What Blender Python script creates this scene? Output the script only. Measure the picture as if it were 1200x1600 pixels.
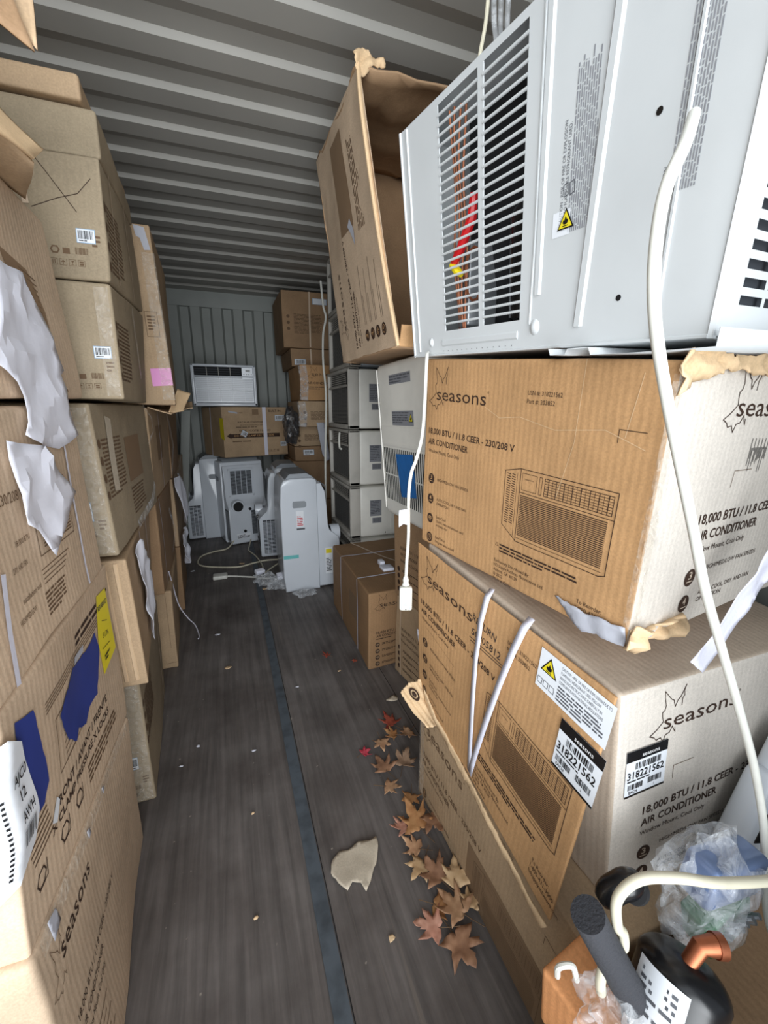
import bpy, bmesh, math, random
from mathutils import Vector, Matrix, noise
from mathutils.geometry import delaunay_2d_cdt, tessellate_polygon
random.seed(7)
PI = math.pi
SC = bpy.context.scene
for o in list(bpy.data.objects): bpy.data.objects.remove(o)
COL = SC.collection
# ------------------------------------------------------------------ camera, sky, light, exposure
cam = bpy.data.cameras.new('camera'); camo = bpy.data.objects.new('camera', cam); COL.objects.link(camo)
cam.sensor_fit = 'VERTICAL'; cam.sensor_height = 24; cam.sensor_width = 18; cam.lens = 660/1600*24
cam.clip_start = .02; cam.clip_end = 200
camo.location = (0, 0, 1.25)
camo.rotation_euler = (math.radians(90-13.463), 0, math.radians(-20.074))
SC.camera = camo
W = bpy.data.worlds.new('sky'); SC.world = W; W.use_nodes = True
bg = W.node_tree.nodes['Background']; bg.inputs[0].default_value = (.80, .89, 1, 1); bg.inputs[1].default_value = .35
def area(name, loc, rot, sx, sy, e, col, spread=180):
    l = bpy.data.lights.new(name, 'AREA'); l.shape = 'RECTANGLE'; l.size = sx; l.size_y = sy
    l.energy = e; l.color = col; l.spread = math.radians(spread)
    o = bpy.data.objects.new(name, l); COL.objects.link(o); o.location = loc; o.rotation_euler = rot; return o
area('daylight_through_door', (-.16, -.24, 1.30), (PI/2, 0, 0), 1.6, 2.1, 9, (.90, .96, 1), 180)
area('daylight_deep', (-.18, -.25, 1.3), (PI/2, 0, -.10), 1.5, 2.0, 19, (.93, .97, 1), 100)
SC.view_settings.view_transform = 'Standard'; SC.view_settings.look = 'None'
SC.view_settings.gamma = 1; SC.view_settings.use_curve_mapping = False
SC.view_settings.exposure = 0.42

# ------------------------------------------------------------------ materials
def srgb(r, g, b):
    f = lambda c: (c/255/12.92) if c/255 <= .04045 else ((c/255+.055)/1.055)**2.4
    return (f(r), f(g), f(b), 1)
def newmat(name):
    m = bpy.data.materials.new(name); m.use_nodes = True
    nt = m.node_tree; return m, nt, nt.nodes['Principled BSDF']
def N(nt, t, **k):
    n = nt.nodes.new(t)
    for a, v in k.items():
        if a.startswith('i_'): n.inputs[int(a[2:])].default_value = v
        else: setattr(n, a, v)
    return n
def plain(name, col, rough=.5, metal=0, spec=.5, alpha=1, trans=0, coat=0, dirt=0, bump=0, bscale=60, dscale=9):
    m, nt, p = newmat(name)
    p.inputs['Base Color'].default_value = col; p.inputs['Roughness'].default_value = rough
    p.inputs['Metallic'].default_value = metal; p.inputs['Specular IOR Level'].default_value = spec
    p.inputs['Alpha'].default_value = alpha; p.inputs['Transmission Weight'].default_value = trans
    p.inputs['Coat Weight'].default_value = coat
    tc = N(nt, 'ShaderNodeTexCoord')
    if dirt:
        n = N(nt, 'ShaderNodeTexNoise'); n.inputs['Scale'].default_value = dscale; n.inputs['Detail'].default_value = 8
        nt.links.new(tc.outputs['Object'], n.inputs['Vector'])
        r = N(nt, 'ShaderNodeMapRange'); r.inputs[1].default_value = .45; r.inputs[2].default_value = .8
        nt.links.new(n.outputs[0], r.inputs[0])
        mx = N(nt, 'ShaderNodeMix', data_type='RGBA'); mx.inputs[6].default_value = col
        mx.inputs[7].default_value = tuple(c*(1-dirt) for c in col[:3])+(1,)
        nt.links.new(r.outputs[0], mx.inputs[0]); nt.links.new(mx.outputs[2], p.inputs['Base Color'])
    if bump:
        n = N(nt, 'ShaderNodeTexNoise'); n.inputs['Scale'].default_value = bscale; n.inputs['Detail'].default_value = 3
        nt.links.new(tc.outputs['Object'], n.inputs['Vector'])
        b = N(nt, 'ShaderNodeBump'); b.inputs['Strength'].default_value = bump; b.inputs['Distance'].default_value = .004
        nt.links.new(n.outputs[0], b.inputs['Height']); nt.links.new(b.outputs[0], p.inputs['Normal'])
    return m
def cardboard(name, col, dark=.78, light=1.12, stain=1.0):
    m, nt, p = newmat(name)
    p.inputs['Roughness'].default_value = .72; p.inputs['Specular IOR Level'].default_value = .22
    tc = N(nt, 'ShaderNodeTexCoord')
    n1 = N(nt, 'ShaderNodeTexNoise'); n1.inputs['Scale'].default_value = 4.5; n1.inputs['Detail'].default_value = 7; n1.inputs['Roughness'].default_value = .62
    nt.links.new(tc.outputs['Object'], n1.inputs['Vector'])
    r1 = N(nt, 'ShaderNodeValToRGB'); e = r1.color_ramp.elements
    e[0].position = .3; e[0].color = tuple(c*dark for c in col[:3])+(1,)
    e[1].position = .72; e[1].color = tuple(min(1, c*light) for c in col[:3])+(1,)
    nt.links.new(n1.outputs[0], r1.inputs[0])
    # fine fibre speckle
    n2 = N(nt, 'ShaderNodeTexNoise'); n2.inputs['Scale'].default_value = 260; n2.inputs['Detail'].default_value = 2
    nt.links.new(tc.outputs['Object'], n2.inputs['Vector'])
    m2 = N(nt, 'ShaderNodeMapRange'); m2.inputs[1].default_value = .3; m2.inputs[2].default_value = .7; m2.inputs[3].default_value = .9; m2.inputs[4].default_value = 1.08
    nt.links.new(n2.outputs[0], m2.inputs[0])
    mul = N(nt, 'ShaderNodeMix', data_type='RGBA', blend_type='MULTIPLY'); mul.inputs[0].default_value = 1
    nt.links.new(r1.outputs[0], mul.inputs[6]); nt.links.new(m2.outputs[0], mul.inputs[7])
    # grimy marks
    n3 = N(nt, 'ShaderNodeTexNoise'); n3.inputs['Scale'].default_value = 13; n3.inputs['Detail'].default_value = 9; n3.inputs['Roughness'].default_value = .7
    nt.links.new(tc.outputs['Object'], n3.inputs['Vector'])
    m3 = N(nt, 'ShaderNodeMapRange'); m3.inputs[1].default_value = .62; m3.inputs[2].default_value = .8; m3.inputs[4].default_value = .35*stain
    nt.links.new(n3.outputs[0], m3.inputs[0])
    mg = N(nt, 'ShaderNodeMix', data_type='RGBA'); mg.inputs[7].default_value = tuple(c*.45 for c in col[:3])+(1,)
    nt.links.new(m3.outputs[0], mg.inputs[0]); nt.links.new(mul.outputs[2], mg.inputs[6])
    # rubbed edges
    ge = N(nt, 'ShaderNodeNewGeometry'); pr = N(nt, 'ShaderNodeMapRange'); pr.inputs[1].default_value = .52; pr.inputs[2].default_value = .62; pr.inputs[4].default_value = .55
    nt.links.new(ge.outputs['Pointiness'], pr.inputs[0])
    we = N(nt, 'ShaderNodeMix', data_type='RGBA'); we.inputs[7].default_value = tuple(min(1, c*1.45+.03) for c in col[:3])+(1,)
    nt.links.new(pr.outputs[0], we.inputs[0]); nt.links.new(mg.outputs[2], we.inputs[6])
    nt.links.new(we.outputs[2], p.inputs['Base Color'])
    # flutes (uv in metres) and creases
    uv = N(nt, 'ShaderNodeUVMap'); wv = N(nt, 'ShaderNodeTexWave'); wv.inputs['Scale'].default_value = 22
    wv.inputs['Distortion'].default_value = .6; wv.bands_direction = 'X'
    nt.links.new(uv.outputs[0], wv.inputs['Vector'])
    b1 = N(nt, 'ShaderNodeBump'); b1.inputs['Strength'].default_value = .16; b1.inputs['Distance'].default_value = .0015
    nt.links.new(wv.outputs[0], b1.inputs['Height'])
    n4 = N(nt, 'ShaderNodeTexNoise'); n4.inputs['Scale'].default_value = 9; n4.inputs['Detail'].default_value = 6
    nt.links.new(tc.outputs['Object'], n4.inputs['Vector'])
    b2 = N(nt, 'ShaderNodeBump'); b2.inputs['Strength'].default_value = .35; b2.inputs['Distance'].default_value = .012
    nt.links.new(n4.outputs[0], b2.inputs['Height']); nt.links.new(b1.outputs[0], b2.inputs['Normal'])
    nt.links.new(b2.outputs[0], p.inputs['Normal'])
    return m
M = {}
M['card_warm'] = cardboard('cardboard_warm', srgb(192, 150, 106))
M['card_tan'] = cardboard('cardboard_tan', srgb(152, 120, 88))
M['card_pale'] = cardboard('cardboard_pale', srgb(198, 182, 164), .85, 1.1)
M['card_brown'] = cardboard('cardboard_brown', srgb(180, 154, 124))
M['card_dark'] = cardboard('cardboard_dark', srgb(158, 128, 98))
M['card_torn'] = cardboard('cardboard_torn', srgb(214, 184, 146), .8, 1.15, .5)
M['card_skylit'] = cardboard('cardboard_skylit', srgb(212, 204, 194), .88, 1.06, .7)  # brown card with cool sky light painted in, for door-facing carton ends
M['card_dusty'] = cardboard('cardboard_dusty', srgb(158, 143, 120))
M['card_soft'] = cardboard('cardboard_soft', srgb(204, 180, 154))
M['card_grey'] = cardboard('cardboard_grey', srgb(196, 184, 165), .85, 1.08, .4)
M['ink'] = plain('print_ink', srgb(62, 46, 38), .65, spec=.2)
M['ink_soft'] = plain('print_ink_faint', srgb(108, 86, 66), .7, spec=.2)
M['ink_mid'] = plain('print_ink_tint', srgb(134, 110, 86), .7, spec=.2)
M['pen'] = plain('marker_pen', srgb(40, 38, 42), .6)
M['black'] = plain('black_gloss', srgb(22, 22, 24), .25)
M['blackmat'] = plain('black_matte', srgb(26, 26, 28), .8, dirt=.3)
M['white_print'] = plain('white_print', srgb(240, 240, 240), .5)
M['label'] = plain('label_paper', srgb(232, 236, 242), .45, dirt=.08)
M['label_blue'] = plain('label_blue_edge', srgb(150, 178, 205), .45)
M['paper'] = plain('white_paper', srgb(232, 234, 246), .6, dirt=.06, bump=.2, bscale=40)
M['paper_grey'] = plain('grey_paper', srgb(180, 182, 192), .6, bump=.2)
M['yellow'] = plain('yellow_label', srgb(232, 214, 40), .5, dirt=.12)
M['blue_tape'] = plain('blue_sticker', srgb(45, 62, 140), .5, dirt=.2)
M['pink'] = plain('pink_tape', srgb(226, 150, 205), .35)
M['blue_card'] = plain('blue_foam_card', srgb(30, 104, 176), .6, dirt=.2, dscale=40)
M['strap'] = plain('packing_strap_white', srgb(222, 222, 236), .35, bump=.1, bscale=200)
M['strap_tan'] = plain('packing_strap_tan', srgb(206, 184, 160), .4)
M['white'] = plain('white_enamel', srgb(208, 212, 214), .38, dirt=.10, dscale=5)
M['white_cool'] = plain('white_plastic', srgb(214, 220, 228), .22, dirt=.12, dscale=3)
M['offwhite'] = plain('aged_white_plastic', srgb(230, 228, 220), .45, dirt=.18, dscale=6, bump=.05, bscale=300)
M['grey_grille'] = plain('grey_grille_plastic', srgb(120, 118, 114), .6, dirt=.2)
M['grille_white'] = plain('pale_grille_plastic', srgb(186, 182, 174), .55, dirt=.25)
M['cap_grey'] = plain('grey_cap_plastic', srgb(140, 146, 152), .5, dirt=.15)
M['dark_in'] = plain('dark_interior', srgb(30, 31, 34), .9)
M['dark_grille'] = plain('dark_grille', srgb(62, 66, 72), .7)
M['galv'] = plain('bare_metal', srgb(170, 174, 178), .35, metal=.7, dirt=.2)
M['copper'] = plain('copper', srgb(172, 104, 74), .42, metal=.9, dirt=.3, dscale=60)
M['red'] = plain('red_plastic', srgb(200, 30, 36), .35)
M['yellow_p'] = plain('yellow_plastic', srgb(225, 205, 30), .4)
M['teal'] = plain('teal_tape', srgb(110, 190, 190), .3)
M['cord'] = plain('white_cord', srgb(222, 222, 214), .4, dirt=.12, dscale=30)
M['cord_cream'] = plain('cream_cord', srgb(214, 208, 186), .4, dirt=.15, dscale=30)
M['foam'] = plain('black_foam', srgb(52, 53, 58), .95, bump=.5, bscale=260)
M['orange_card'] = cardboard('cardboard_orange', srgb(214, 150, 100), .85, 1.1, .5)
M['seal'] = plain('silver_blue_film', srgb(120, 140, 180), .3, metal=.4, bump=.6, bscale=22)
M['green'] = plain('green_board', srgb(40, 100, 60), .5)
M['grey_bag'] = plain('grey_plastic_bag', srgb(150, 150, 160), .4, bump=.5, bscale=14)
M['ink_grey'] = plain('grey_print', srgb(88, 90, 96), .6)
M['sticker_grey'] = plain('grey_label', srgb(138, 140, 146), .5)
M['copper_old'] = plain('tarnished_copper', srgb(150, 92, 62), .5, metal=.5, dirt=.3, dscale=40)
def film(name, alpha, col, bs=18, rough=.12, strength=1.0):
    m, nt, p = newmat(name)
    p.inputs['Base Color'].default_value = col; p.inputs['Roughness'].default_value = rough
    p.inputs['Specular IOR Level'].default_value = 1.0
    tc = N(nt, 'ShaderNodeTexCoord')
    v = N(nt, 'ShaderNodeTexNoise'); v.inputs['Scale'].default_value = bs; v.inputs['Detail'].default_value = 5; v.inputs['Distortion'].default_value = 1.5
    nt.links.new(tc.outputs['Object'], v.inputs['Vector'])
    b = N(nt, 'ShaderNodeBump'); b.inputs['Strength'].default_value = strength; b.inputs['Distance'].default_value = .02
    nt.links.new(v.outputs[0], b.inputs['Height']); nt.links.new(b.outputs[0], p.inputs['Normal'])
    r = N(nt, 'ShaderNodeMapRange'); r.inputs[1].default_value = .4; r.inputs[2].default_value = .7
    r.inputs[3].default_value = alpha*.5; r.inputs[4].default_value = min(1, alpha*1.7)
    nt.links.new(v.outputs[0], r.inputs[0]); nt.links.new(r.outputs[0], p.inputs['Alpha'])
    return m
M['film'] = film('clear_film', .28, (.85, .88, .92, 1))
M['tape'] = film('clear_tape', .22, (.9, .82, .7, 1), 45, .1, .6)
M['film_dark'] = film('dark_film', .75, (.05, .05, .055, 1), 14, .15)
# ceiling and walls paint
M['ceil'] = plain('container_paint_grey', srgb(176, 174, 168), .55, dirt=.14, dscale=2.2)
M['wallp'] = plain('container_paint_pale', srgb(142, 146, 142), .55, dirt=.22, dscale=3)
M['steel_strip'] = plain('floor_strip_steel', srgb(84, 92, 100), .6, dirt=.6, dscale=18)
def floor_mat():
    m, nt, p = newmat('dark_plywood_floor')
    tc = N(nt, 'ShaderNodeTexCoord')
    mp = N(nt, 'ShaderNodeMapping'); mp.inputs['Scale'].default_value = (38, 1.6, 1)
    nt.links.new(tc.outputs['Object'], mp.inputs['Vector'])
    a = N(nt, 'ShaderNodeTexNoise'); a.inputs['Scale'].default_value = 1; a.inputs['Detail'].default_value = 8; a.inputs['Roughness'].default_value = .65; a.inputs['Distortion'].default_value = .35
    nt.links.new(mp.outputs[0], a.inputs['Vector'])
    b = N(nt, 'ShaderNodeTexNoise'); b.inputs['Scale'].default_value = 3.2; b.inputs['Detail'].default_value = 8; b.inputs['Roughness'].default_value = .6
    nt.links.new(tc.outputs['Object'], b.inputs['Vector'])
    r = N(nt, 'ShaderNodeValToRGB'); e = r.color_ramp.elements
    e[0].position = .3; e[0].color = srgb(100, 96, 94); e[1].position = .68; e[1].color = srgb(138, 132, 129)
    nt.links.new(a.outputs[0], r.inputs[0])
    r2 = N(nt, 'ShaderNodeValToRGB'); e = r2.color_ramp.elements
    e[0].position = .3; e[0].color = srgb(176, 170, 168); e[1].position = .75; e[1].color = srgb(255, 255, 255)
    nt.links.new(b.outputs[0], r2.inputs[0])
    mx = N(nt, 'ShaderNodeMix', data_type='RGBA', blend_type='MULTIPLY'); mx.inputs[0].default_value = 1
    nt.links.new(r.outputs[0], mx.inputs[6]); nt.links.new(r2.outputs[0], mx.inputs[7])
    # thin pale scratches running along the container
    mp2 = N(nt, 'ShaderNodeMapping'); mp2.inputs['Scale'].default_value = (34, .9, 1); mp2.inputs['Rotation'].default_value = (0, 0, .06)
    nt.links.new(tc.outputs['Object'], mp2.inputs['Vector'])
    c = N(nt, 'ShaderNodeTexNoise'); c.inputs['Scale'].default_value = 1.3; c.inputs['Detail'].default_value = 3
    nt.links.new(mp2.outputs[0], c.inputs['Vector'])
    mr = N(nt, 'ShaderNodeMapRange'); mr.inputs[1].default_value = .66; mr.inputs[2].default_value = .74; mr.inputs[4].default_value = .45
    nt.links.new(c.outputs[0], mr.inputs[0])
    m3 = N(nt, 'ShaderNodeMix', data_type='RGBA'); m3.inputs[7].default_value = srgb(128, 118, 108)
    nt.links.new(mr.outputs[0], m3.inputs[0]); nt.links.new(mx.outputs[2], m3.inputs[6])
    mp3 = N(nt, 'ShaderNodeMapping'); mp3.inputs['Scale'].default_value = (30, 1.4, 1); mp3.inputs['Rotation'].default_value = (0, 0, -.42)
    nt.links.new(tc.outputs['Object'], mp3.inputs['Vector'])
    c3 = N(nt, 'ShaderNodeTexNoise'); c3.inputs['Scale'].default_value = 1.1; c3.inputs['Detail'].default_value = 4; c3.inputs['Distortion'].default_value = .8
    nt.links.new(mp3.outputs[0], c3.inputs['Vector'])
    mr3 = N(nt, 'ShaderNodeMapRange'); mr3.inputs[1].default_value = .64; mr3.inputs[2].default_value = .74; mr3.inputs[4].default_value = .3
    nt.links.new(c3.outputs[0], mr3.inputs[0])
    m5 = N(nt, 'ShaderNodeMix', data_type='RGBA'); m5.inputs[7].default_value = srgb(120, 114, 106)
    nt.links.new(mr3.outputs[0], m5.inputs[0]); nt.links.new(m3.outputs[2], m5.inputs[6]); m3 = m5
    # dust specks
    d = N(nt, 'ShaderNodeTexNoise'); d.inputs['Scale'].default_value = 55; d.inputs['Detail'].default_value = 1
    nt.links.new(tc.outputs['Object'], d.inputs['Vector'])
    dr = N(nt, 'ShaderNodeMapRange'); dr.inputs[1].default_value = .76; dr.inputs[2].default_value = .8; dr.inputs[4].default_value = .6
    nt.links.new(d.outputs[0], dr.inputs[0])
    m4 = N(nt, 'ShaderNodeMix', data_type='RGBA'); m4.inputs[7].default_value = srgb(170, 160, 148)
    nt.links.new(dr.outputs[0], m4.inputs[0]); nt.links.new(m3.outputs[2], m4.inputs[6])
    nt.links.new(m4.outputs[2], p.inputs['Base Color'])
    p.inputs['Roughness'].default_value = .55; p.inputs['Specular IOR Level'].default_value = .35
    bp = N(nt, 'ShaderNodeBump'); bp.inputs['Strength'].default_value = .3; bp.inputs['Distance'].default_value = .004
    nt.links.new(a.outputs[0], bp.inputs['Height']); nt.links.new(bp.outputs[0], p.inputs['Normal'])
    return m
M['floor'] = floor_mat()
def leafmat(name, c1, c2):
    m, nt, p = newmat(name); tc = N(nt, 'ShaderNodeTexCoord')
    n = N(nt, 'ShaderNodeTexNoise'); n.inputs['Scale'].default_value = 35; n.inputs['Detail'].default_value = 6
    nt.links.new(tc.outputs['Object'], n.inputs['Vector'])
    r = N(nt, 'ShaderNodeValToRGB'); e = r.color_ramp.elements
    e[0].position = .35; e[0].color = c1; e[1].position = .7; e[1].color = c2
    nt.links.new(n.outputs[0], r.inputs[0]); nt.links.new(r.outputs[0], p.inputs['Base Color'])
    p.inputs['Roughness'].default_value = .65; return m
LM = {'tan': leafmat('leaf_tan', srgb(170, 128, 96), srgb(202, 162, 126)),
      'brown': leafmat('leaf_brown', srgb(134, 96, 72), srgb(172, 130, 100)),
      'orange': leafmat('leaf_orange', srgb(158, 108, 66), srgb(196, 148, 100)),
      'pink': leafmat('leaf_pinkish', srgb(190, 130, 108), srgb(222, 172, 150)),
      'red': leafmat('leaf_red', srgb(128, 48, 38), srgb(176, 90, 68)),
      'crimson': leafmat('leaf_crimson', srgb(176, 40, 60), srgb(210, 90, 104)),
      'pale': leafmat('leaf_pale', srgb(200, 164, 122), srgb(226, 196, 156)),
      'grey': leafmat('leaf_greybrown', srgb(130, 102, 80), srgb(166, 136, 110))}

# ------------------------------------------------------------------ mesh kit
class MB:
    def __init__(s): s.v = []; s.f = []; s.m = []; s.mats = []; s.uv = {}
    def mi(s, m):
        if m not in s.mats: s.mats.append(m)
        return s.mats.index(m)
    def add(s, vs, fs, m):
        b = len(s.v); k = s.mi(m); s.v += [Vector(p) for p in vs]
        for f in fs: s.f.append([b+i for i in f]); s.m.append(k)
        return b
    def quad(s, a, b, c, d, m): s.add([a, b, c, d], [(0, 1, 2, 3)], m)
    def box(s, lo, hi, m, mat=None, bev=0):
        x0, y0, z0 = lo; x1, y1, z1 = hi
        if bev:
            vs, fs = rbox(x1-x0, y1-y0, z1-z0, bev); vs = [Vector((x0, y0, z0))+p for p in vs]
        else:
            vs = [Vector(p) for p in [(x0, y0, z0), (x1, y0, z0), (x1, y1, z0), (x0, y1, z0), (x0, y0, z1), (x1, y0, z1), (x1, y1, z1), (x0, y1, z1)]]
            fs = [(0, 3, 2, 1), (4, 5, 6, 7), (0, 1, 5, 4), (1, 2, 6, 5), (2, 3, 7, 6), (3, 0, 4, 7)]
        if mat is not None: vs = [mat @ p for p in vs]
        s.add(vs, fs, m)
    def tube(s, pts, r, m, n=10, cap=True, closed=False):
        pts = [Vector(p) for p in pts]; rs = r if isinstance(r, (list, tuple)) else [r]*len(pts)
        t0 = (pts[1]-pts[0]).normalized(); up = Vector((0, 0, 1)) if abs(t0.z) < .9 else Vector((1, 0, 0))
        a = t0.cross(up).normalized(); vs = []; L = len(pts)
        for i, p in enumerate(pts):
            t = (pts[min(i+1, L-1)]-pts[max(i-1, 0)]).normalized()
            a = (a-t*a.dot(t)).normalized(); b = t.cross(a)
            for k in range(n):
                an = 2*PI*k/n; vs.append(p+(a*math.cos(an)+b*math.sin(an))*rs[i])
        fs = [(i*n+k, i*n+(k+1) % n, (i+1)*n+(k+1) % n, (i+1)*n+k) for i in range(L-1) for k in range(n)]
        if cap: fs += [tuple(range(n-1, -1, -1)), tuple(range((L-1)*n, L*n))]
        s.add(vs, fs, m)
    def build(s, name, parent=None, sharp=35, thick=0, label=None):
        loc = parent_loc(parent)
        me = bpy.data.meshes.new(name)
        inv = parent.matrix_basis.inverted() if (parent is not None and parent.get('_rot')) else None
        if inv is not None and not getattr(s, 'local', False): vs = [inv @ p for p in s.v]
        elif getattr(s, 'local', False): vs = s.v
        else: vs = [p-loc for p in s.v]
        me.from_pydata([tuple(p) for p in vs], [], s.f)
        for m in s.mats: me.materials.append(m)
        me.polygons.foreach_set('material_index', s.m)
        if s.uv:
            u = me.uv_layers.new(name='UVMap')
            for pi, p in enumerate(me.polygons):
                q = s.uv.get(pi)
                if q:
                    for li, c in zip(p.loop_indices, q): u.data[li].uv = c
        me.polygons.foreach_set('use_smooth', [True]*len(me.polygons))
        me.update()
        try: me.set_sharp_from_angle(angle=math.radians(sharp))
        except Exception: pass
        o = bpy.data.objects.new(name, me); COL.objects.link(o)
        if parent is not None: o.parent = parent
        if thick:
            sm = o.modifiers.new('thickness', 'SOLIDIFY'); sm.thickness = thick; sm.offset = 0
        if label: o['label'] = label
        return o
def parent_loc(p):
    l = Vector((0, 0, 0))
    while p is not None: l = l+p.location; p = p.parent
    return l
def rbox(w, d, h, r, seg=2):
    """rounded box, corner at the origin"""
    def line(L):
        r2 = min(r, L*.49); a = [0, r2*.35, r2]; return a+[L-x for x in reversed(a)]
    X, Y, Z = line(w), line(d), line(h); vs = []; ix = {}; fs = []
    def V_(i, j, k):
        if (i, j, k) in ix: return ix[(i, j, k)]
        p = Vector((X[i], Y[j], Z[k])); rr = min(r, w*.49, d*.49, h*.49)
        q = Vector((min(max(p.x, rr), w-rr), min(max(p.y, rr), d-rr), min(max(p.z, rr), h-rr)))
        n = p-q
        if n.length > 1e-9: p = q+n.normalized()*rr
        ix[(i, j, k)] = len(vs); vs.append(p); return ix[(i, j, k)]
    I, J, K = len(X)-1, len(Y)-1, len(Z)-1
    for i in range(I):
        for j in range(J):
            fs.append((V_(i, j, 0), V_(i, j+1, 0), V_(i+1, j+1, 0), V_(i+1, j, 0)))
            fs.append((V_(i, j, K), V_(i+1, j, K), V_(i+1, j+1, K), V_(i, j+1, K)))
    for i in range(I):
        for k in range(K):
            fs.append((V_(i, 0, k), V_(i+1, 0, k), V_(i+1, 0, k+1), V_(i, 0, k+1)))
            fs.append((V_(i, J, k), V_(i, J, k+1), V_(i+1, J, k+1), V_(i+1, J, k)))
    for j in range(J):
        for k in range(K):
            fs.append((V_(0, j, k), V_(0, j, k+1), V_(0, j+1, k+1), V_(0, j+1, k)))
            fs.append((V_(I, j, k), V_(I, j+1, k), V_(I, j+1, k+1), V_(I, j, k+1)))
    return vs, fs
def tag(o, label=None, cat=None, group=None, kind=None):
    if label: o['label'] = label
    if cat: o['category'] = cat
    if group: o['group'] = group
    if kind: o['kind'] = kind
    return o
def empty(name, loc, label, cat, group=None, rz=0):
    o = bpy.data.objects.new(name, None); COL.objects.link(o); o.location = loc; o.empty_display_size = .1
    o.rotation_euler = (0, 0, rz); return tag(o, label, cat, group)

# ------------------------------------------------------------------ lettering
TX = {}
def glyphs(s, bold=False):
    k = (s, bold)
    if k in TX: return TX[k]
    c = bpy.data.curves.new('t', 'FONT'); c.body = s; c.size = 1; c.resolution_u = 2; c.fill_mode = 'FRONT'
    if bold: c.offset = .014
    o = bpy.data.objects.new('t', c); COL.objects.link(o)
    dg = bpy.context.evaluated_depsgraph_get(); dg.update()
    me = bpy.data.meshes.new_from_object(o.evaluated_get(dg))
    vs = [(v.co.x, v.co.y) for v in me.vertices]; fs = [tuple(p.vertices) for p in me.polygons]
    bpy.data.objects.remove(o); bpy.data.curves.remove(c); bpy.data.meshes.remove(me)
    w = max([v[0] for v in vs], default=1); x0 = min([v[0] for v in vs], default=0)
    TX[k] = (vs, fs, x0, w-x0); return TX[k]
class Dec:
    """flat artwork laid on a surface; (u right, v down) in metres"""
    def __init__(s, mb, surf, lift=.0009, o=(0, 0), sc=1, rot=0):
        s.mb = mb; s.S = surf; s.l = lift; s.o = o; s.sc = sc; s.c = math.cos(rot); s.n = math.sin(rot)
    def P(s, u, v, dl=0):
        u *= s.sc; v *= s.sc
        return s.S(s.o[0]+u*s.c-v*s.n, s.o[1]+u*s.n+v*s.c, s.l+dl)
    def poly(s, pts, m, dl=0):
        pts = list(pts); a = sum(pts[i][0]*pts[(i+1) % len(pts)][1]-pts[(i+1) % len(pts)][0]*pts[i][1] for i in range(len(pts)))
        if a > 0: pts.reverse()
        tri = tessellate_polygon([[Vector((p[0], p[1], 0)) for p in pts]]) if len(pts) > 4 else [tuple(range(len(pts)))]
        s.mb.add([s.P(p[0], p[1], dl) for p in pts], tri, m)
    def rect(s, u, v, w, h, m, dl=0, step=.05):
        nx = max(1, math.ceil(w*s.sc/step)); ny = max(1, math.ceil(h*s.sc/step))
        vs = [s.P(u+w*i/nx, v+h*j/ny, dl) for j in range(ny+1) for i in range(nx+1)]
        fs = [(j*(nx+1)+i, (j+1)*(nx+1)+i, (j+1)*(nx+1)+i+1, j*(nx+1)+i+1) for j in range(ny) for i in range(nx)]
        s.mb.add(vs, fs, m)
    def line(s, pts, w, m, closed=False, dl=0):
        q = list(pts)+([pts[0]] if closed else [])
        for a, b in zip(q, q[1:]):
            d = Vector((b[0]-a[0], b[1]-a[1])); L = d.length
            if L < 1e-6: continue
            n = max(1, math.ceil(L*s.sc/.04)); t = Vector((-d.y, d.x))/L*w/2; e = d/L*w*.4
            vs = []
            for i in range(n+1):
                c = Vector(a)-e+(d+e*2)*(i/n); vs += [s.P(c.x+t.x, c.y+t.y, dl), s.P(c.x-t.x, c.y-t.y, dl)]
            s.mb.add(vs, [(2*i, 2*i+2, 2*i+3, 2*i+1) for i in range(n)], m)
    def disc(s, u, v, r, m, dl=0, n=20, ry=None):
        ry = ry or r
        s.poly([(u+r*math.cos(2*PI*i/n), v+ry*math.sin(2*PI*i/n)) for i in range(n)], m, dl)
    def ring(s, u, v, r, w, m, dl=0, n=20):
        s.line([(u+r*math.cos(2*PI*i/n), v+r*math.sin(2*PI*i/n)) for i in range(n)], w, m, True, dl)
    def text(s, t, u, v, h, m, width=None, bold=False, rot=0, dl=0, shear=0, slope=0):
        """v is the baseline, h the capital height"""
        vs, fs, x0, w = glyphs(t, bold); k = h/.7; kx = (width/w) if width else k
        c, n = math.cos(rot), math.sin(rot)
        out = []
        for x, y in vs:
            a = (x-x0)*kx+y*k*shear; b = -y*k+a*slope
            out.append(s.P(u+a*c-b*n, v+a*n+b*c, dl))
        s.mb.add(out, fs, m)
    def greek(s, u, v, w, h, m, lines, dl=0, seed=1, gap=.45):
        """print too small to read: rows of word-long dashes"""
        rd = random.Random(seed); lines = max(lines, int(h/.0105)); gap = max(gap, .5); lh = h/lines
        for i in range(lines):
            x = rd.uniform(0, .0)*w; end = w*(rd.uniform(.9, 1) if i < lines-1 else .6)
            while x < end:
                ww = min(rd.uniform(1.2, 7)*lh*.7, end-x); s.rect(u+x, v+i*lh, ww, lh*(1-gap), m, dl, 9)
                x += ww+lh*.45
    def bars(s, u, v, w, h, m, seed=1, dl=0):
        rd = random.Random(seed); x = 0
        while x < w:
            b = rd.choice([.012, .02, .035, .05])*w; s.rect(u+x, v, min(b, w-x), h, m, dl, 9); x += b+rd.choice([.015, .02, .04])*w
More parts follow.
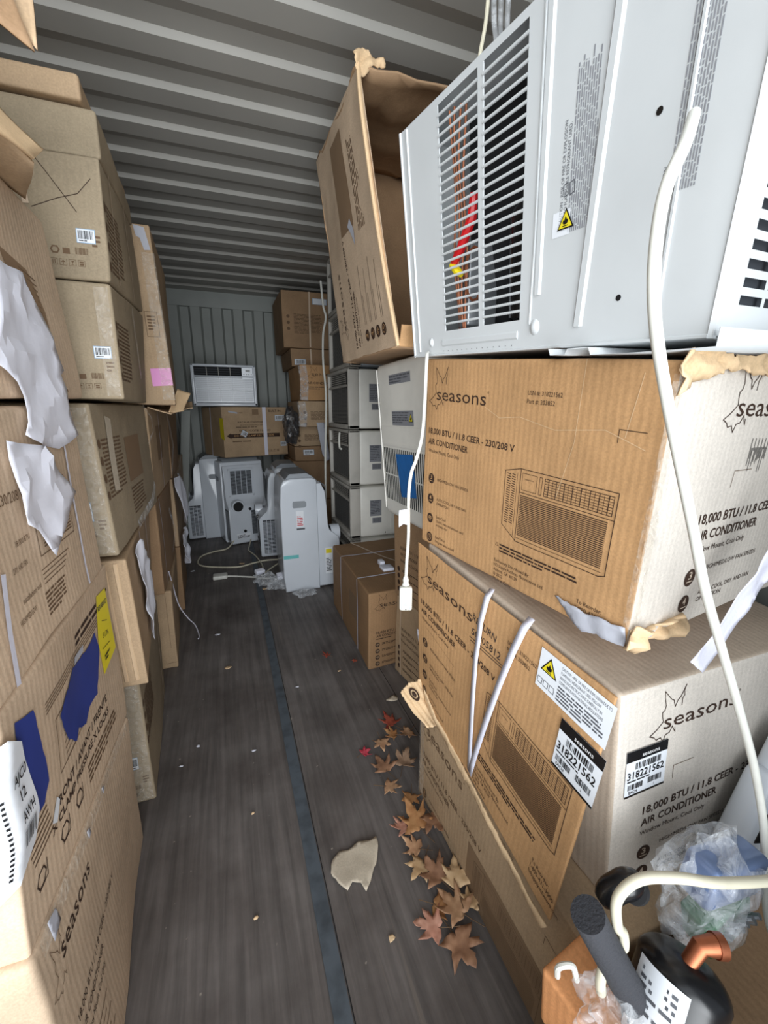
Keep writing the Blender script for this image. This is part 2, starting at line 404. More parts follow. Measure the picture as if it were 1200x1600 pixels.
LEAFA = [(.90, .38), (.90, .25), (.95, .20), (.93, .10), (.98, 0), (.84, .21), (.76, .26), (.70, .37), (.66, .30), (.64, .24), (.57, .21), (.50, .15), (.35, .02), (.37, .15), (.42, .30), (.40, .38), (.33, .42), (.34, .50), (.38, .60), (.20, .72), (0, .81), (.14, .86), (.20, .92), (.33, .90), (.42, 1.0), (.48, .88), (.60, .86), (.68, .75), (.72, .82), (.78, .89), (.76, .80)]
def leaf_logo(d, u, v, w, h, m, t=.0011):
    d.line([(u+x*w, v+y*h) for x, y in LEAFA], t, m)
def seasons(d, u, v, h, m, width):
    """wordmark: v baseline"""
    leaf_logo(d, u-width*.17, v-h*2.6, width*.42, h*3.4, m, h*.05)
    d.text('seasons', u, v, h, m, width)
    d.ring(u+width*1.03, v-h*.95, h*.06, h*.03, m, n=8)
def ac_drawing(d, u, v, w, h, m, ms):
    """outline drawing of a window air conditioner seen from the left"""
    s = w*.17
    d.line([(u, v+h*.07), (u+s, v), (u+w, v), (u+w, v+h*.97), (u+w*.95, v+h), (u+s*1.05, v+h), (u, v+h*.83)], .0014, m, True)
    d.line([(u+s, v), (u+s, v+h)], .0014, m); d.line([(u+s*.8, v+.01), (u+s*.8, v+h*.95)], .0009, m)
    for k in range(22):
        y = v+h*.1+k*h*.032
        d.line([(u+s*.15, y), (u+s*.38, y+.001)], .0016, m); d.line([(u+s*.47, y-.001), (u+s*.68, y)], .0016, m)
    d.line([(u+s*1.12, v+h*.05), (u+s*2.0, v+h*.05), (u+s*2.0, v+h*.27), (u+s*1.12, v+h*.27)], .0009, m, True)
    d.text('seasons', u+s*1.3, v+h*.13, .0035, m, s*.5)
    d.line([(u+s*2.15, v+h*.05), (u+s*2.3, v+h*.05), (u+s*2.3, v+h*.27), (u+s*2.15, v+h*.27)], .0009, m, True)
    gx0, gx1 = u+s*2.45, u+w*.975
    d.line([(gx0, v+h*.05), (gx1, v+h*.05), (gx1, v+h*.27), (gx0, v+h*.27)], .0012, m, True)
    for k in range(1, 7): d.line([(gx0, v+h*(.05+.22*k/7)), (gx1, v+h*(.05+.22*k/7))], .0009, m)
    for k in range(1, 16):
        x = gx0+(gx1-gx0)*k/16; d.line([(x, v+h*.05), (x, v+h*.27)], .0016 if k % 2 else .0007, m)
    d.line([(u+s, v+h*.31), (u+w, v+h*.31)], .0012, m)
    n = 24
    for k in range(n):
        y = v+h*(.35+.57*k/n); d.line([(u+s*1.1, y), (u+w*.955, y)], .0017, m)
    d.line([(u+s*1.05, v+h*.945), (u+w*.97, v+h*.945)], .0009, m)
def icon(d, u, v, r, m, mw, t=None, sub=True, s=0):
    d.disc(u, v, r, m)
    if t:
        d.text(t, u-r*.33, v+r*.15, r*.85, mw, r*.62, True, dl=.0004)
        d.rect(u-r*.55, v+r*.38, r*1.1, r*.14, mw, .0004)
    elif s == 0:
        d.line([(u-r*.55, v+r*.05), (u-r*.3, v-r*.35), (u+r*.35, v-r*.35), (u+r*.6, v+r*.05)], r*.12, mw, dl=.0004)
        d.line([(u-r*.2, v+r*.5), (u-r*.2, v+r*.1), (u-r*.35, v+r*.1), (u, v-r*.15), (u+r*.35, v+r*.1), (u+r*.2, v+r*.1), (u+r*.2, v+r*.5)], r*.1, mw, dl=.0004)
    else:
        d.ring(u, v, r*.6, r*.12, mw, .0004, 12); d.line([(u, v-r*.4), (u, v), (u+r*.3, v+r*.15)], r*.12, mw, dl=.0004)
def aisle_print(d, mt=None, big=True, seed=3, soft=None):
    m = mt or M['ink']; so = soft or M['ink']; mw = M['card_warm']
    seasons(d, .054, .097, .030, m, .198)
    d.text('USN #: 318221562', .376, .066, .0085, so, .083); d.text('Part #: 203852', .376, .082, .0085, so, .068)
    d.text('18,000 BTU / 11.8 CEER - 230/208 V', .023, .182, .0145, m, .33, True)
    d.text('AIR CONDITIONER', .023, .209, .0145, m, .175, True)
    d.text('Window Mount, Cool Only', .026, .230, .009, m, .14)
    for i, (y, t) in enumerate([(.300, '3'), (.354, '4'), (.408, None), (.462, None)]):
        icon(d, .045, y-.002, .0135, m, mw, t, s=i-2)
    d.text('HIGH/MED/LOW FAN SPEEDS', .074, .300, .0072, m, .135)
    d.text('AUTO, COOL, DRY, AND FAN', .074, .352, .0072, m, .13); d.text('OPERATION', .074, .364, .0072, m, .055)
    d.text('EasyCool', .074, .400, .0072, m, .045); d.text('Quick, easy installation and', .074, .411, .0068, m, .125); d.text('includes fan', .074, .422, .0068, m, .055)
    d.text('EasyTimer', .074, .456, .0072, m, .048); d.text('Program auto on/off', .074, .468, .0068, m, .09)
    ac_drawing(d, .334, .212, .258, .158, m, M['ink_soft'])
    d.line([(.320, .398), (.329, .398), (.3245, .390)], .0008, m, True)
    d.greek(.333, .391, .21, .022, m, 3, seed=seed)
    for i, t in enumerate(['Exclusively Distributed By:', 'HD Supply Facilities Maintenance, Ltd.', 'Atlanta, GA 30339', '\u00a9 2022', 'Made in China']):
        d.text(t, .319, .437+i*.0115, .0075, m, [.108, .148, .075, .03, .058][i])
    d.text('To Reorder:', .546, .440, .0085, m, .052); d.text('1-800-431-3000', .545, .4535, .0085, m, .07); d.text('hdsupplysolutions.com', .544, .467, .0085, m, .09)
    d.line([(.618, .108), (.574, .108), (.574, .129)], .0012, m)
def door_print(d, m=None, u0=0, v0=0, sc=1):
    m = m or M['ink']; mw = M['card_pale']
    seasons(d, u0+.112*sc, v0+.100*sc, .033*sc, m, .21*sc)
    d.text('18,000 BTU / 11.8 CEER - 230/208 V', u0+.078*sc, v0+.288*sc, .019*sc, m, .42*sc, True)
    d.text('AIR CONDITIONER', u0+.078*sc, v0+.320*sc, .019*sc, m, .225*sc, True)
    d.text('Window Mount, Cool Only', u0+.078*sc, v0+.345*sc, .0115*sc, m, .19*sc)
    for i, (y, t) in enumerate([(.395, '3'), (.450, '4')]): icon(d, u0+.095*sc, v0+y*sc, .018*sc, m, mw, t)
    d.text('HIGH/MED/LOW FAN SPEEDS', u0+.14*sc, v0+.388*sc, .010*sc, m, .2*sc)
    d.text('AUTO, COOL, DRY, AND FAN', u0+.14*sc, v0+.442*sc, .010*sc, m, .2*sc); d.text('OPERATION', u0+.14*sc, v0+.458*sc, .010*sc, m, .09*sc)
    d.line([(u0+.21*sc, v0+.195*sc), (u0+.153*sc, v0+.195*sc), (u0+.153*sc, v0+.225*sc)], .0011, M['ink_soft'])
def care_icons(d, u, v, s, m, n=4):
    """handling symbols in a row of small frames"""
    for i in range(n):
        x = u+i*s*1.35; d.line([(x, v), (x+s, v), (x+s, v+s), (x, v+s)], s*.06, m, True)
        if i % 4 == 0: d.rect(x+s*.3, v+s*.15, s*.12, s*.65, m); d.rect(x+s*.6, v+s*.15, s*.12, s*.65, m)
        elif i % 4 == 1:
            d.poly([(x+s*.15, v+s*.5), (x+s*.5, v+s*.15), (x+s*.85, v+s*.5)], m); d.rect(x+s*.47, v+s*.5, s*.07, s*.35, m)
        elif i % 4 == 2:
            d.poly([(x+s*.25, v+s*.2), (x+s*.75, v+s*.2), (x+s*.5, v+s*.6)], m); d.rect(x+s*.46, v+s*.5, s*.08, s*.3, m); d.rect(x+s*.3, v+s*.8, s*.4, s*.07, m)
        else: d.rect(x+s*.2, v+s*.2, s*.6, s*.25, m); d.rect(x+s*.2, v+s*.55, s*.6, s*.3, m)
def sticker(parent, surf, u, v, w, h, seed=1, name='barcode_label', rot=0, bars=True, lab=None):
    mb = MB(); d = Dec(mb, surf, .0014, (u, v), 1, rot)
    d.rect(0, 0, w, h, M['label_blue']); d.rect(w*.04, h*.05, w*.92, h*.9, M['label'], .0004)
    if bars: d.bars(w*.1, h*.14, w*.8, h*.58, M['black'], seed, .0008); d.greek(w*.12, h*.8, w*.76, h*.12, M['black'], 1, .0008, seed)
    return mb.build(name, parent, label=lab)
def hazard(d, u, v, s, dl=.0006):
    """yellow flammable warning triangle"""
    d.poly([(u, v+s*.87), (u+s, v+s*.87), (u+s*.5, v)], M['black'], dl)
    d.poly([(u+s*.1, v+s*.81), (u+s*.9, v+s*.81), (u+s*.5, v+s*.12)], M['yellow'], dl+.0004)
    d.poly([(u+s*.5, v+s*.34), (u+s*.6, v+s*.5), (u+s*.64, v+s*.46), (u+s*.66, v+s*.6), (u+s*.58, v+s*.68), (u+s*.42, v+s*.68), (u+s*.34, v+s*.6), (u+s*.38, v+s*.48), (u+s*.44, v+s*.52)], M['black'], dl+.0008)
    d.rect(u+s*.34, v+s*.72, s*.32, s*.035, M['black'], dl+.0008)

# ------------------------------------------------------------------ cartons
AMP = .0026
def dsp(p, amp, seed):
    q = Vector((p[0]*3.4+seed, p[1]*3.4, p[2]*3.4)); return amp*(noise.noise(q)*1.6+.45*noise.noise(q*3.1))
class Hex:
    """a box given by the four corners of its aisle side (as seen from the aisle) and its depth direction"""
    def __init__(s, TL, TR, BR, BL, D, side, amp=AMP, seed=0, r=.007):
        s.c = [Vector(x) for x in (TL, TR, BR, BL)]; s.D = Vector(D); s.side = side; s.amp = amp; s.seed = seed; s.r = r
        s.W = ((s.c[1]-s.c[0]).length+(s.c[2]-s.c[3]).length)/2; s.H = ((s.c[3]-s.c[0]).length+(s.c[2]-s.c[1]).length)/2; s.T = s.D.length
        s.cen = sum(s.c, Vector())/4+s.D/2
        nx = ((s.c[1]-s.c[0])+(s.c[2]-s.c[3])).normalized(); ny = ((s.c[3]-s.c[0])+(s.c[2]-s.c[1])).normalized(); nz = s.D.normalized()
        def out(a, b, ref):
            n = a.cross(b).normalized(); return n if n.dot(ref) > 0 else -n
        s.n = [out(ny, nz, nx), out(nx, nz, ny), out(nx, ny, nz)]
    def map(s, x, y, z):
        a, b, c = x/s.W, y/s.H, z/s.T
        return (s.c[0]*(1-a)*(1-b)+s.c[1]*a*(1-b)+s.c[2]*a*b+s.c[3]*(1-a)*b)+s.D*c
    def face(s, which, off=0):
        def f(u, v, l=0):
            if which == 'aisle': p = s.map(u, v, 0); n = -s.n[2]
            elif which == 'door':
                if s.side == 'R': p = s.map(s.W, v, u); n = s.n[0]
                else: p = s.map(0, v, s.T-u); n = -s.n[0]
            elif which == 'top':
                n = -s.n[1]
                p = s.map(v, 0, u) if s.side == 'R' else s.map(s.W-v, 0, s.T-u)
            return p+n*(dsp(p, s.amp, s.seed)+l)
        return f
    def mesh(s, mb, m, step=.045, md=None):
        r = s.r
        def line(L):
            rr = min(r, L*.45); a = [0, rr*.4, rr]; b = L-2*rr
            if b > step*1.5:
                n = max(1, int(b/step)); a += [rr+.004]+[rr+b*i/n for i in range(1, n)]+[L-rr-.004]
            return a+[L-rr, L-rr*.4, L]
        X, Y, Z = line(s.W), line(s.H), line(s.T); ix = {}; vs = []; I, J, K = len(X)-1, len(Y)-1, len(Z)-1
        lim = (s.W, s.H, s.T)
        def V_(i, j, k):
            if (i, j, k) in ix: return ix[(i, j, k)]
            p = Vector((X[i], Y[j], Z[k])); rr = [min(r, l*.45) for l in lim]
            q = Vector([min(max(p[a], rr[a]), lim[a]-rr[a]) for a in range(3)]); n = p-q
            n = n.normalized() if n.length > 1e-9 else Vector((0, 0, 0)); p = q+n*min(rr)
            w = s.map(*p); nn = s.n[0]*n.x+s.n[1]*n.y+s.n[2]*n.z
            w = w+nn*dsp(w, s.amp, s.seed); ix[(i, j, k)] = len(vs); vs.append(w); return ix[(i, j, k)]
        fs = []; uv = []
        def F(a, b, c, d, t, flip):
            f = [V_(*a), V_(*b), V_(*c), V_(*d)]; u = [t(*a), t(*b), t(*c), t(*d)]
            if flip: f.reverse(); u.reverse()
            fs.append(f); uv.append(u)
        hand = s.n[0].cross(s.n[1]).dot(s.n[2]) > 0
        for k in (0, K):
            for i in range(I):
                for j in range(J): F((i, j, k), (i+1, j, k), (i+1, j+1, k), (i, j+1, k), lambda i, j, k: (X[i], Y[j]), (k == 0) == hand)
        for j in (0, J):
            for i in range(I):
                for k in range(K): F((i, j, k), (i, j, k+1), (i+1, j, k+1), (i+1, j, k), lambda i, j, k: (Z[k], X[i]), (j == 0) == hand)
        for i in (0, I):
            for j in range(J):
                for k in range(K): F((i, j, k), (i, j+1, k), (i, j+1, k+1), (i, j, k+1), lambda i, j, k: (Z[k], Y[j]), (i == 0) == hand)
        b = len(mb.f); mb.add(vs, fs, m)
        for q, u in enumerate(uv): mb.uv[b+q] = u
        if md:
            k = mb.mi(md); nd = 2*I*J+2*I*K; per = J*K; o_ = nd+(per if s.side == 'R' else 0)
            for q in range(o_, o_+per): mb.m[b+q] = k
NSEED = [0]
def carton(label, corners, D, side, mat='card_brown', cat='box', group=None, prints=None, amp=AMP, name='cardboard_box', r=.007, door=None):
    NSEED[0] += 3.7
    h = Hex(*corners, D, side, amp, NSEED[0], r)
    base = (h.c[3]+h.c[2])/2+h.D/2
    e = empty(name, base, label, cat, group)
    mb = MB(); h.mesh(mb, M[mat], md=M[door] if door else None)
    if prints: prints(h, mb)
    mb.build('carton_body', e)
    return e, h
def strip(parent, surf, pts, w, m, name, lift=.0022, label=None, step=.03, thick=0):
    """ribbon following a polyline of (u, v[, extra lift]) on a surface"""
    q = []
    for a, b in zip(pts, pts[1:]):
        a = list(a)+[0]*(3-len(a)); b = list(b)+[0]*(3-len(b)); L = math.hypot(b[0]-a[0], b[1]-a[1]); n = max(1, int(L/step))
        for i in range(n): q.append([a[k]+(b[k]-a[k])*i/n for k in range(3)])
    l = list(pts[-1])+[0]*(3-len(pts[-1])); q.append(l)
    mb = MB(); vs = []
    for i, p in enumerate(q):
        a = q[max(i-1, 0)]; b = q[min(i+1, len(q)-1)]; d = Vector((b[0]-a[0], b[1]-a[1])); d = d.normalized() if d.length > 1e-7 else Vector((0, 1))
        t = Vector((-d.y, d.x))*w/2
        vs += [surf(p[0]+t.x, p[1]+t.y, lift+p[2]), surf(p[0]-t.x, p[1]-t.y, lift+p[2])]
    mb.add(vs, [(2*i, 2*i+2, 2*i+3, 2*i+1) for i in range(len(q)-1)], m)
    return mb.build(name, parent, label=label, thick=thick)
def inside(p, poly):
    c = False; n = len(poly)
    for i in range(n):
        a, b = poly[i], poly[i-1]
        if (a[1] > p[1]) != (b[1] > p[1]) and p[0] < (b[0]-a[0])*(p[1]-a[1])/(b[1]-a[1])+a[0]: c = not c
    return c
def sheet_mb(surf, poly, off, m, step=.012, jag=0, seed=1, mb=None):
    rd = random.Random(seed); pts = []
    for a, b in zip(poly, poly[1:]+poly[:1]):
        L = math.hypot(b[0]-a[0], b[1]-a[1]); n = max(1, int(L/step))
        for i in range(n):
            j = jag if i else 0
            pts.append((a[0]+(b[0]-a[0])*i/n+rd.uniform(-j, j), a[1]+(b[1]-a[1])*i/n+rd.uniform(-j, j)))
    nb = len(pts); x0 = min(p[0] for p in pts); x1 = max(p[0] for p in pts); y0 = min(p[1] for p in pts); y1 = max(p[1] for p in pts)
    ins = []; y = y0+step*.5; k = 0
    while y < y1:
        x = x0+step*(.5+.5*(k % 2))
        while x < x1:
            if inside((x, y), pts) and min((x-q[0])**2+(y-q[1])**2 for q in pts) > (step*.5)**2: ins.append((x, y))
            x += step
        y += step*.87; k += 1
    allp = [Vector(p) for p in pts+ins]
    r = delaunay_2d_cdt(allp, [(i, (i+1) % nb) for i in range(nb)], [list(range(nb))], 1, 1e-6)
    mb = mb or MB()
    mb.add([surf(v.x, v.y, off(v.x, v.y)) for v in r[0]], [tuple(f) for f in r[2]], m)
    return mb
def plane(o, u, v, n=None):
    o, u, v = Vector(o), Vector(u).normalized(), Vector(v).normalized()
    n = Vector(n).normalized() if n else u.cross(v).normalized()
    return lambda a, b, l=0: o+u*a+v*b+n*l

# ================================================================== THE SETTING
X0, X1, Y0, Y1, ZC = -1.045, 1.305, -.35, 4.86, 2.39
mb = MB(); n = 24
mb.add([(X0, Y0, 0), (X1, Y0, 0), (X1, Y1, 0), (X0, Y1, 0), (X0, Y0, -.14), (X1, Y0, -.14), (X1, Y1, -.14), (X0, Y1, -.14)],
       [(0, 1, 2, 3), (4, 7, 6, 5), (0, 4, 5, 1), (1, 5, 6, 2), (2, 6, 7, 3), (3, 7, 4, 0)], M['floor'])
tag(mb.build('floor'), kind='structure')
mb = MB(); mb.box((.112, Y0, .0), (.150, Y1, .0035), M['steel_strip']); tag(mb.build('trim_1'), kind='structure')
# plank joints beside the strip and at both sides
mb = MB()
for x in (.1525, .62):
    mb.box((x, Y0, .0), (x+.0022, Y1, .0010), M['blackmat'])
tag(mb.build('trim_2'), kind='structure')
# corrugated roof: ribs run across the container
mb = MB(); prof = []; y = Y0; pitch = .245; ph = 1.765
k0 = math.floor((Y0-ph)/pitch)
pts = [(Y0, ZC)]
for k in range(k0, 40):
    b = ph+k*pitch
    for dy, z in ((-.055, ZC+.016), (-.008, ZC+.016), (.008, ZC), (.10, ZC), (.16, ZC+.016)):
        yy = b+dy
        if Y0+.01 < yy < Y1-.09: pts.append((yy, z))
pts.append((Y1, ZC+.0))
top = [(a, b+.04) for a, b in pts]; L = len(pts)
vs = [(X0, a, b) for a, b in pts]+[(X1, a, b) for a, b in pts]
mb.add(vs, [(i, i+L, i+L+1, i+1) for i in range(L-1)], M['ceil'])
mb.add([(X0, Y0, ZC+.09), (X1, Y0, ZC+.09), (X1, Y1, ZC+.09), (X0, Y1, ZC+.09)], [(0, 1, 2, 3)], M['ceil'])
tag(mb.build('ceiling', sharp=12), kind='structure')
# end wall: vertical corrugation with a flat header
mb = MB(); px = []; x = X0; 
while x < X1:
    px += [(x, 0), (x+.085, 0), (x+.105, .035), (x+.18, .035)]; x += .2
px.append((X1+.02, 0)); L = len(px)
vs = [(a, Y1+b, 0) for a, b in px]+[(a, Y1+b, 2.25) for a, b in px]
mb.add(vs, [(i, i+1, i+1+L, i+L) for i in range(L-1)], M['wallp'])
mb.box((X0, Y1-.004, 2.245), (X1, Y1+.06, 2.47), M['wallp'], bev=.004)
mb.box((X0, Y1+.05, -.1), (X1+.03, Y1+.07, 2.47), M['wallp'])
tag(mb.build('wall_end', sharp=25), kind='structure')
for nm, xx, s in (('wall_left', X0, -1), ('wall_right', X1, 1)):
    mb = MB(); py = []; y = Y0
    while y < Y1:
        py += [(y, 0), (y+.07, 0), (y+.11, .036), (y+.18, .036), (y+.22, 0)]; y += .28
    py = [q for q in py if q[0] < Y1]+[(Y1+.05, 0)]; L = len(py)
    vs = [(xx+s*b, a, -.0) for a, b in py]+[(xx+s*b, a, 2.47) for a, b in py]
    mb.add(vs, [(i, i+1, i+1+L, i+L) for i in range(L-1)], M['wallp'])
    mb.box((min(xx+s*.04, xx+s*.06), Y0, -.14), (max(xx+s*.04, xx+s*.06), Y1+.07, 2.48), M['wallp'])
    tag(mb.build(nm, sharp=25), kind='structure')
# yard outside the open doors
M['yard'] = plain('yard_concrete', srgb(168, 164, 156), .9, dirt=.2, dscale=1.5)
mb = MB(); mb.add([(-14, -22, -.15), (14, -22, -.15), (14, 8, -.15), (-14, 8, -.15)], [(0, 1, 2, 3)], M['yard'])
tag(mb.build('ground'), kind='structure')

# ================================================================== RIGHT SIDE, NEAR: three seasons cartons
DR = (.62, 0, 0)
def pr3(h, mb):
    d = Dec(mb, h.face('aisle')); aisle_print(d, M['ink_soft'], soft=M['ink_soft'])
    d.rect(.30, .20, .34, .175, M['ink_mid'], -.0004)
eR3, hR3 = carton('dirty brown carton on the floor beside the fallen leaves, bottom of the near right stack',
    [(.515, 1.06, .395), (.56, .40, .255), (.50, .38, 0), (.514, 1.06, 0)], DR, 'R', 'card_brown', group='air conditioner cartons of the near right stack', prints=pr3, amp=.005)
strip(eR3, hR3.face('aisle'), [(.02, .02), (.02, .36)], .035, M['tape'], 'packing_tape')
def pr2(h, mb):
    d = Dec(mb, h.face('door')); door_print(d)
    d.greek(.05, .30, .001, .001, M['ink'], 1)
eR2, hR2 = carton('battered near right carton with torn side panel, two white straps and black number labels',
    [(.530, 1.07, .873), (.606, .458, .768), (.655, .462, .266), (.545, 1.07, .404)], DR, 'R', 'card_pale', group='air conditioner cartons of the near right stack', prints=pr2, amp=.004, door='card_skylit')
# loose printed side panel of that carton
hP = Hex((.497, 1.075, .878), (.586, .452, .774), (.520, .473, .272), (.505, 1.057, .400), (.006, .001, 0), 'R', .003, 5, .002)
mb = MB(); hP.mesh(mb, M['card_warm'], .016)
d = Dec(mb, hP.face('aisle'), .0016); aisle_print(d, seed=8)
d.line([(.05, .245), (.20, .262)], .0007, M['ink_soft'])
sp2 = mb.build('side_panel', eR2, label='torn loose side panel with printing')
fP = hP.face('aisle')
# pen writing on the panel
mb = MB(); d = Dec(mb, fP, .002); d.text('RETURN', .254, .088, .018, M['pen'], .085, rot=.02, shear=.15); mb.build('handwritten_word', sp2)
mb = MB(); d = Dec(mb, fP, .002); d.text('50805812', .255, .124, .018, M['pen'], .105, rot=-.03, shear=.1)
d.line([(.25, .135), (.30, .131), (.37, .126)], .0016, M['pen']); d.line([(.255, .142), (.32, .137), (.37, .132)], .0016, M['pen'])
mb.build('handwritten_number', sp2)
mb = MB(); Dec(mb, fP, .002).line([(.095, .205), (.12, .200), (.145, .207)], .004, M['ink_soft']); mb.build('ink_smudge', sp2)
def caution(d, u, v, w, h):
    d.rect(u, v, w, h, M['label']); hazard(d, u+.006, v+.008, .040)
    for i in range(3): d.line([(u+.004+i*.015, v+h-.022), (u+.015+i*.015, v+h-.022), (u+.015+i*.015, v+h-.010), (u+.004+i*.015, v+h-.010)], .0012, M['ink_grey'], True, .0006)
    for i, t in enumerate(['CAUTION - RISK OF FIRE OR EXPLOSION DUE TO', 'FLAMMABLE REFRIGERANT USED. FOLLOW', 'HANDLING INSTRUCTIONS CAREFULLY IN', 'COMPLIANCE WITH NATIONAL REGULATIONS']):
        d.text(t, u+.052, v+.012+i*.0095, .0058, M['ink_grey'], (w-.058)*[1, .82, .86, .9][i], dl=.0006)
    d.greek(u+.052, v+.046, w-.06, h-.05, M['ink_grey'], 5, .0006, 4, .5)
mb = MB(); d = Dec(mb, fP, .0022); caution(d, .463, .012, .163, .082); mb.build('caution_label', sp2, label='white caution label with yellow flammable triangle')
def item_label(parent, surf, u, v, w, h, num, rot=0):
    mb = MB(); d = Dec(mb, surf, .0024, (u, v), 1, rot)
    d.rect(0, 0, w, h, M['label']); d.rect(0, 0, w, h*.22, M['black'], .0004); d.rect(0, h*.955, w, h*.045, M['black'], .0004)
    leaf_logo(d, w*.30, h*.03, w*.14, h*.17, M['white_print'], .0006)
    d.text('seasons', w*.36, h*.16, h*.085, M['white_print'], w*.42, dl=.001)
    d.bars(w*.22, h*.27, w*.62, h*.14, M['black'], 2, .0008)
    d.text(num, w*.04, h*.60, h*.155, M['black'], w*.9, True, dl=.0008)
    d.greek(w*.05, h*.64, w*.9, h*.05, M['black'], 1, .0008); d.bars(w*.07, h*.72, w*.36, h*.12, M['black'], 5, .0008)
    d.bars(w*.56, h*.70, w*.34, h*.13, M['black'], 6, .0008); d.text('EACH', w*.1, h*.925, h*.06, M['black'], w*.2, True, dl=.0008); d.text('1', w*.72, h*.92, h*.06, M['black'], dl=.0008)
    return mb.build('item_label', parent, label='black and white item number label')
item_label(sp2, fP, .538, .108, .096, .100, '318221562')
item_label(eR2, hR2.face('door'), .020, .122, .106, .104, '318221562')
# white straps pulled over the top edge, meeting in a point
for pts in ([(.30, -.02, -.012), (.305, -.004, .006), (.298, .06, .012), (.292, .16, .010), (.300, .30, .008), (.311, .470, .004)],
            [(.418, -.02, -.012), (.420, -.002, .008), (.405, .06, .012), (.382, .16, .012), (.352, .30, .010), (.315, .472, .005)]):
    strip(eR2, fP, pts, .017, M['strap'], 'strap', .003, thick=.0009)
# torn corrugated flap at the lower far corner
sf = hP.face('aisle')
fa_, fb_, fc_, fd_ = [Vector(p) for p in ((0.438, 1.05, 0.406), (0.503, 1.05, 0.44), (0.548, 0.97, 0.354), (0.488, 0.95, 0.334))]
fn_ = (fb_-fa_).cross(fd_-fa_).normalized(); fn_ = fn_ if fn_.x < 0 else -fn_
def fq(u, v, l=0): return (fa_*(1-u)*(1-v)+fb_*u*(1-v)+fc_*u*v+fd_*(1-u)*v)+fn_*l
mb = sheet_mb(fq, [(.0, .0), (.45, -.06), (1, .02), (1.05, .5), (.96, 1.0), (.5, 1.05), (.04, .96), (-.08, .5)],
    lambda a, b: .002*math.sin(a*28)+.004*noise.noise(Vector((a*3, b*3, 1))), M['card_torn'], .05, .025, 3)
d = Dec(mb, fq, .006); d.ring(.42, .22, .14, .05, M['ink']); d.disc(.42, .22, .07, M['ink'])
mb.build('torn_flap', eR2, thick=.003)
mb = sheet_mb(sf, [(.04, .455), (.12, .482), (.2, .488), (.33, .494), (.45, .502), (.56, .508), (.62, .503), (.61, .520), (.52, .523), (.40, .517), (.25, .512), (.15, .506), (.09, .500), (.05, .49)],
    lambda a, b: .0035+.003*noise.noise(Vector((a*14, b*20, 4)))+.002*noise.noise(Vector((a*60, b*60, 4))), M['card_torn'], .010, .0018, 9)
mb.build('torn_edge', eR2, thick=.004)
# white paper wad behind the flap
mb = sheet_mb(sf, [(-.06, .33), (-.02, .36), (.0, .42), (.0, .47), (-.05, .48), (-.07, .42)], lambda a, b: -.03+.02*noise.noise(Vector((a*18, b*18, 7))), M['paper'], .012, .002, 4)
tag(mb.build('paper_wad', thick=.001), 'small crumpled white paper wad tucked behind the torn carton flap', 'paper')
def pr1(h, mb):
    d = Dec(mb, h.face('aisle')); aisle_print(d, seed=5)
    for pts in ([(.25, .10), (.30, .118), (.36, .11), (.45, .125), (.55, .112), (.62, .135)], [(.50, .0), (.495, .14), (.47, .25)], [(.60, .02), (.585, .12)]):
        d.line(pts, .0012, M['card_torn'])
    d = Dec(mb, h.face('door')); door_print(d, u0=.06, v0=-.02, sc=1.0)
    for k in range(16): d.rect(.245+k*.004, .118+.02*abs(math.sin(k*2.1)), .0016, .05-.03*abs(math.sin(k*1.7)), M['pen'])
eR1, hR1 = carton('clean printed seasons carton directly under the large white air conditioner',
    [(.515, 1.075, 1.385), (.579, .42, 1.317), (.598, .458, .862), (.515, 1.09, .878)], (.62, .09, 0), 'R', 'card_warm', group='air conditioner cartons of the near right stack', prints=pr1, amp=.003, door='card_skylit')
sd = hR1.face('door')
strip(eR1, sd, [(-.004, .03), (.002, .2), (.004, .44)], .028, M['tape'], 'packing_tape')
strip(eR1, hR1.face('aisle'), [(.652, .02), (.650, .44)], .022, M['tape'], 'packing_tape')
rd = random.Random(4)
mb = sheet_mb(sd, [(-.01, -.012), (.05, -.018), (.12, -.010), (.2, -.02), (.3, -.012), (.4, -.018), (.4, .012), (.3, .006), (.2, .014), (.1, .008), (.03, .03), (-.005, .05)], lambda a, b: .006+.012*noise.noise(Vector((a*30, b*50, 2))), M['card_torn'], .009, .004, 6)
mb.build('torn_edge', eR1, thick=.003)
mb = sheet_mb(sd, [(.0, .43), (.04, .45), (.10, .445), (.16, .452), (.18, .47), (.14, .49), (.08, .482), (.02, .495), (-.02, .47)], lambda a, b: .008+.03*noise.noise(Vector((a*24, b*40, 5))), M['card_torn'], .009, .005, 2)
mb.build('torn_edge', eR1, thick=.004)
mb = sheet_mb(hR1.face('aisle'), [(.50, .445), (.58, .448), (.645, .44), (.65, .475), (.60, .478), (.57, .49), (.54, .475)], lambda a, b: .004+.01*noise.noise(Vector((a*24, b*30, 8))), M['paper_grey'], .01, .003, 2)
mb.build('torn_edge', eR1, thick=.002)
# white taped bag strap hanging at the right of the carton
S = plane((.70, .40, .93), (.62, .10, .52), (.4, .1, -.75), (0, -1, 0))
mb = sheet_mb(plane((.672, .392, .852), (.118, .0, .150), (-.15, 0, .118), (0, -1, 0)), [(0, -.018), (.05, -.022), (.12, -.02), (.20, -.024), (.26, -.02), (.26, .026), (.18, .02), (.10, .022), (.04, .018), (0, .024)], lambda a, b: .004+.006*noise.noise(Vector((a*20, b*60, 1))), M['strap'], .008, .001, 2)
tag(mb.build('plastic_strip', thick=.001), 'wide crumpled white plastic strip across the lower corner of the upper seasons carton', 'plastic')

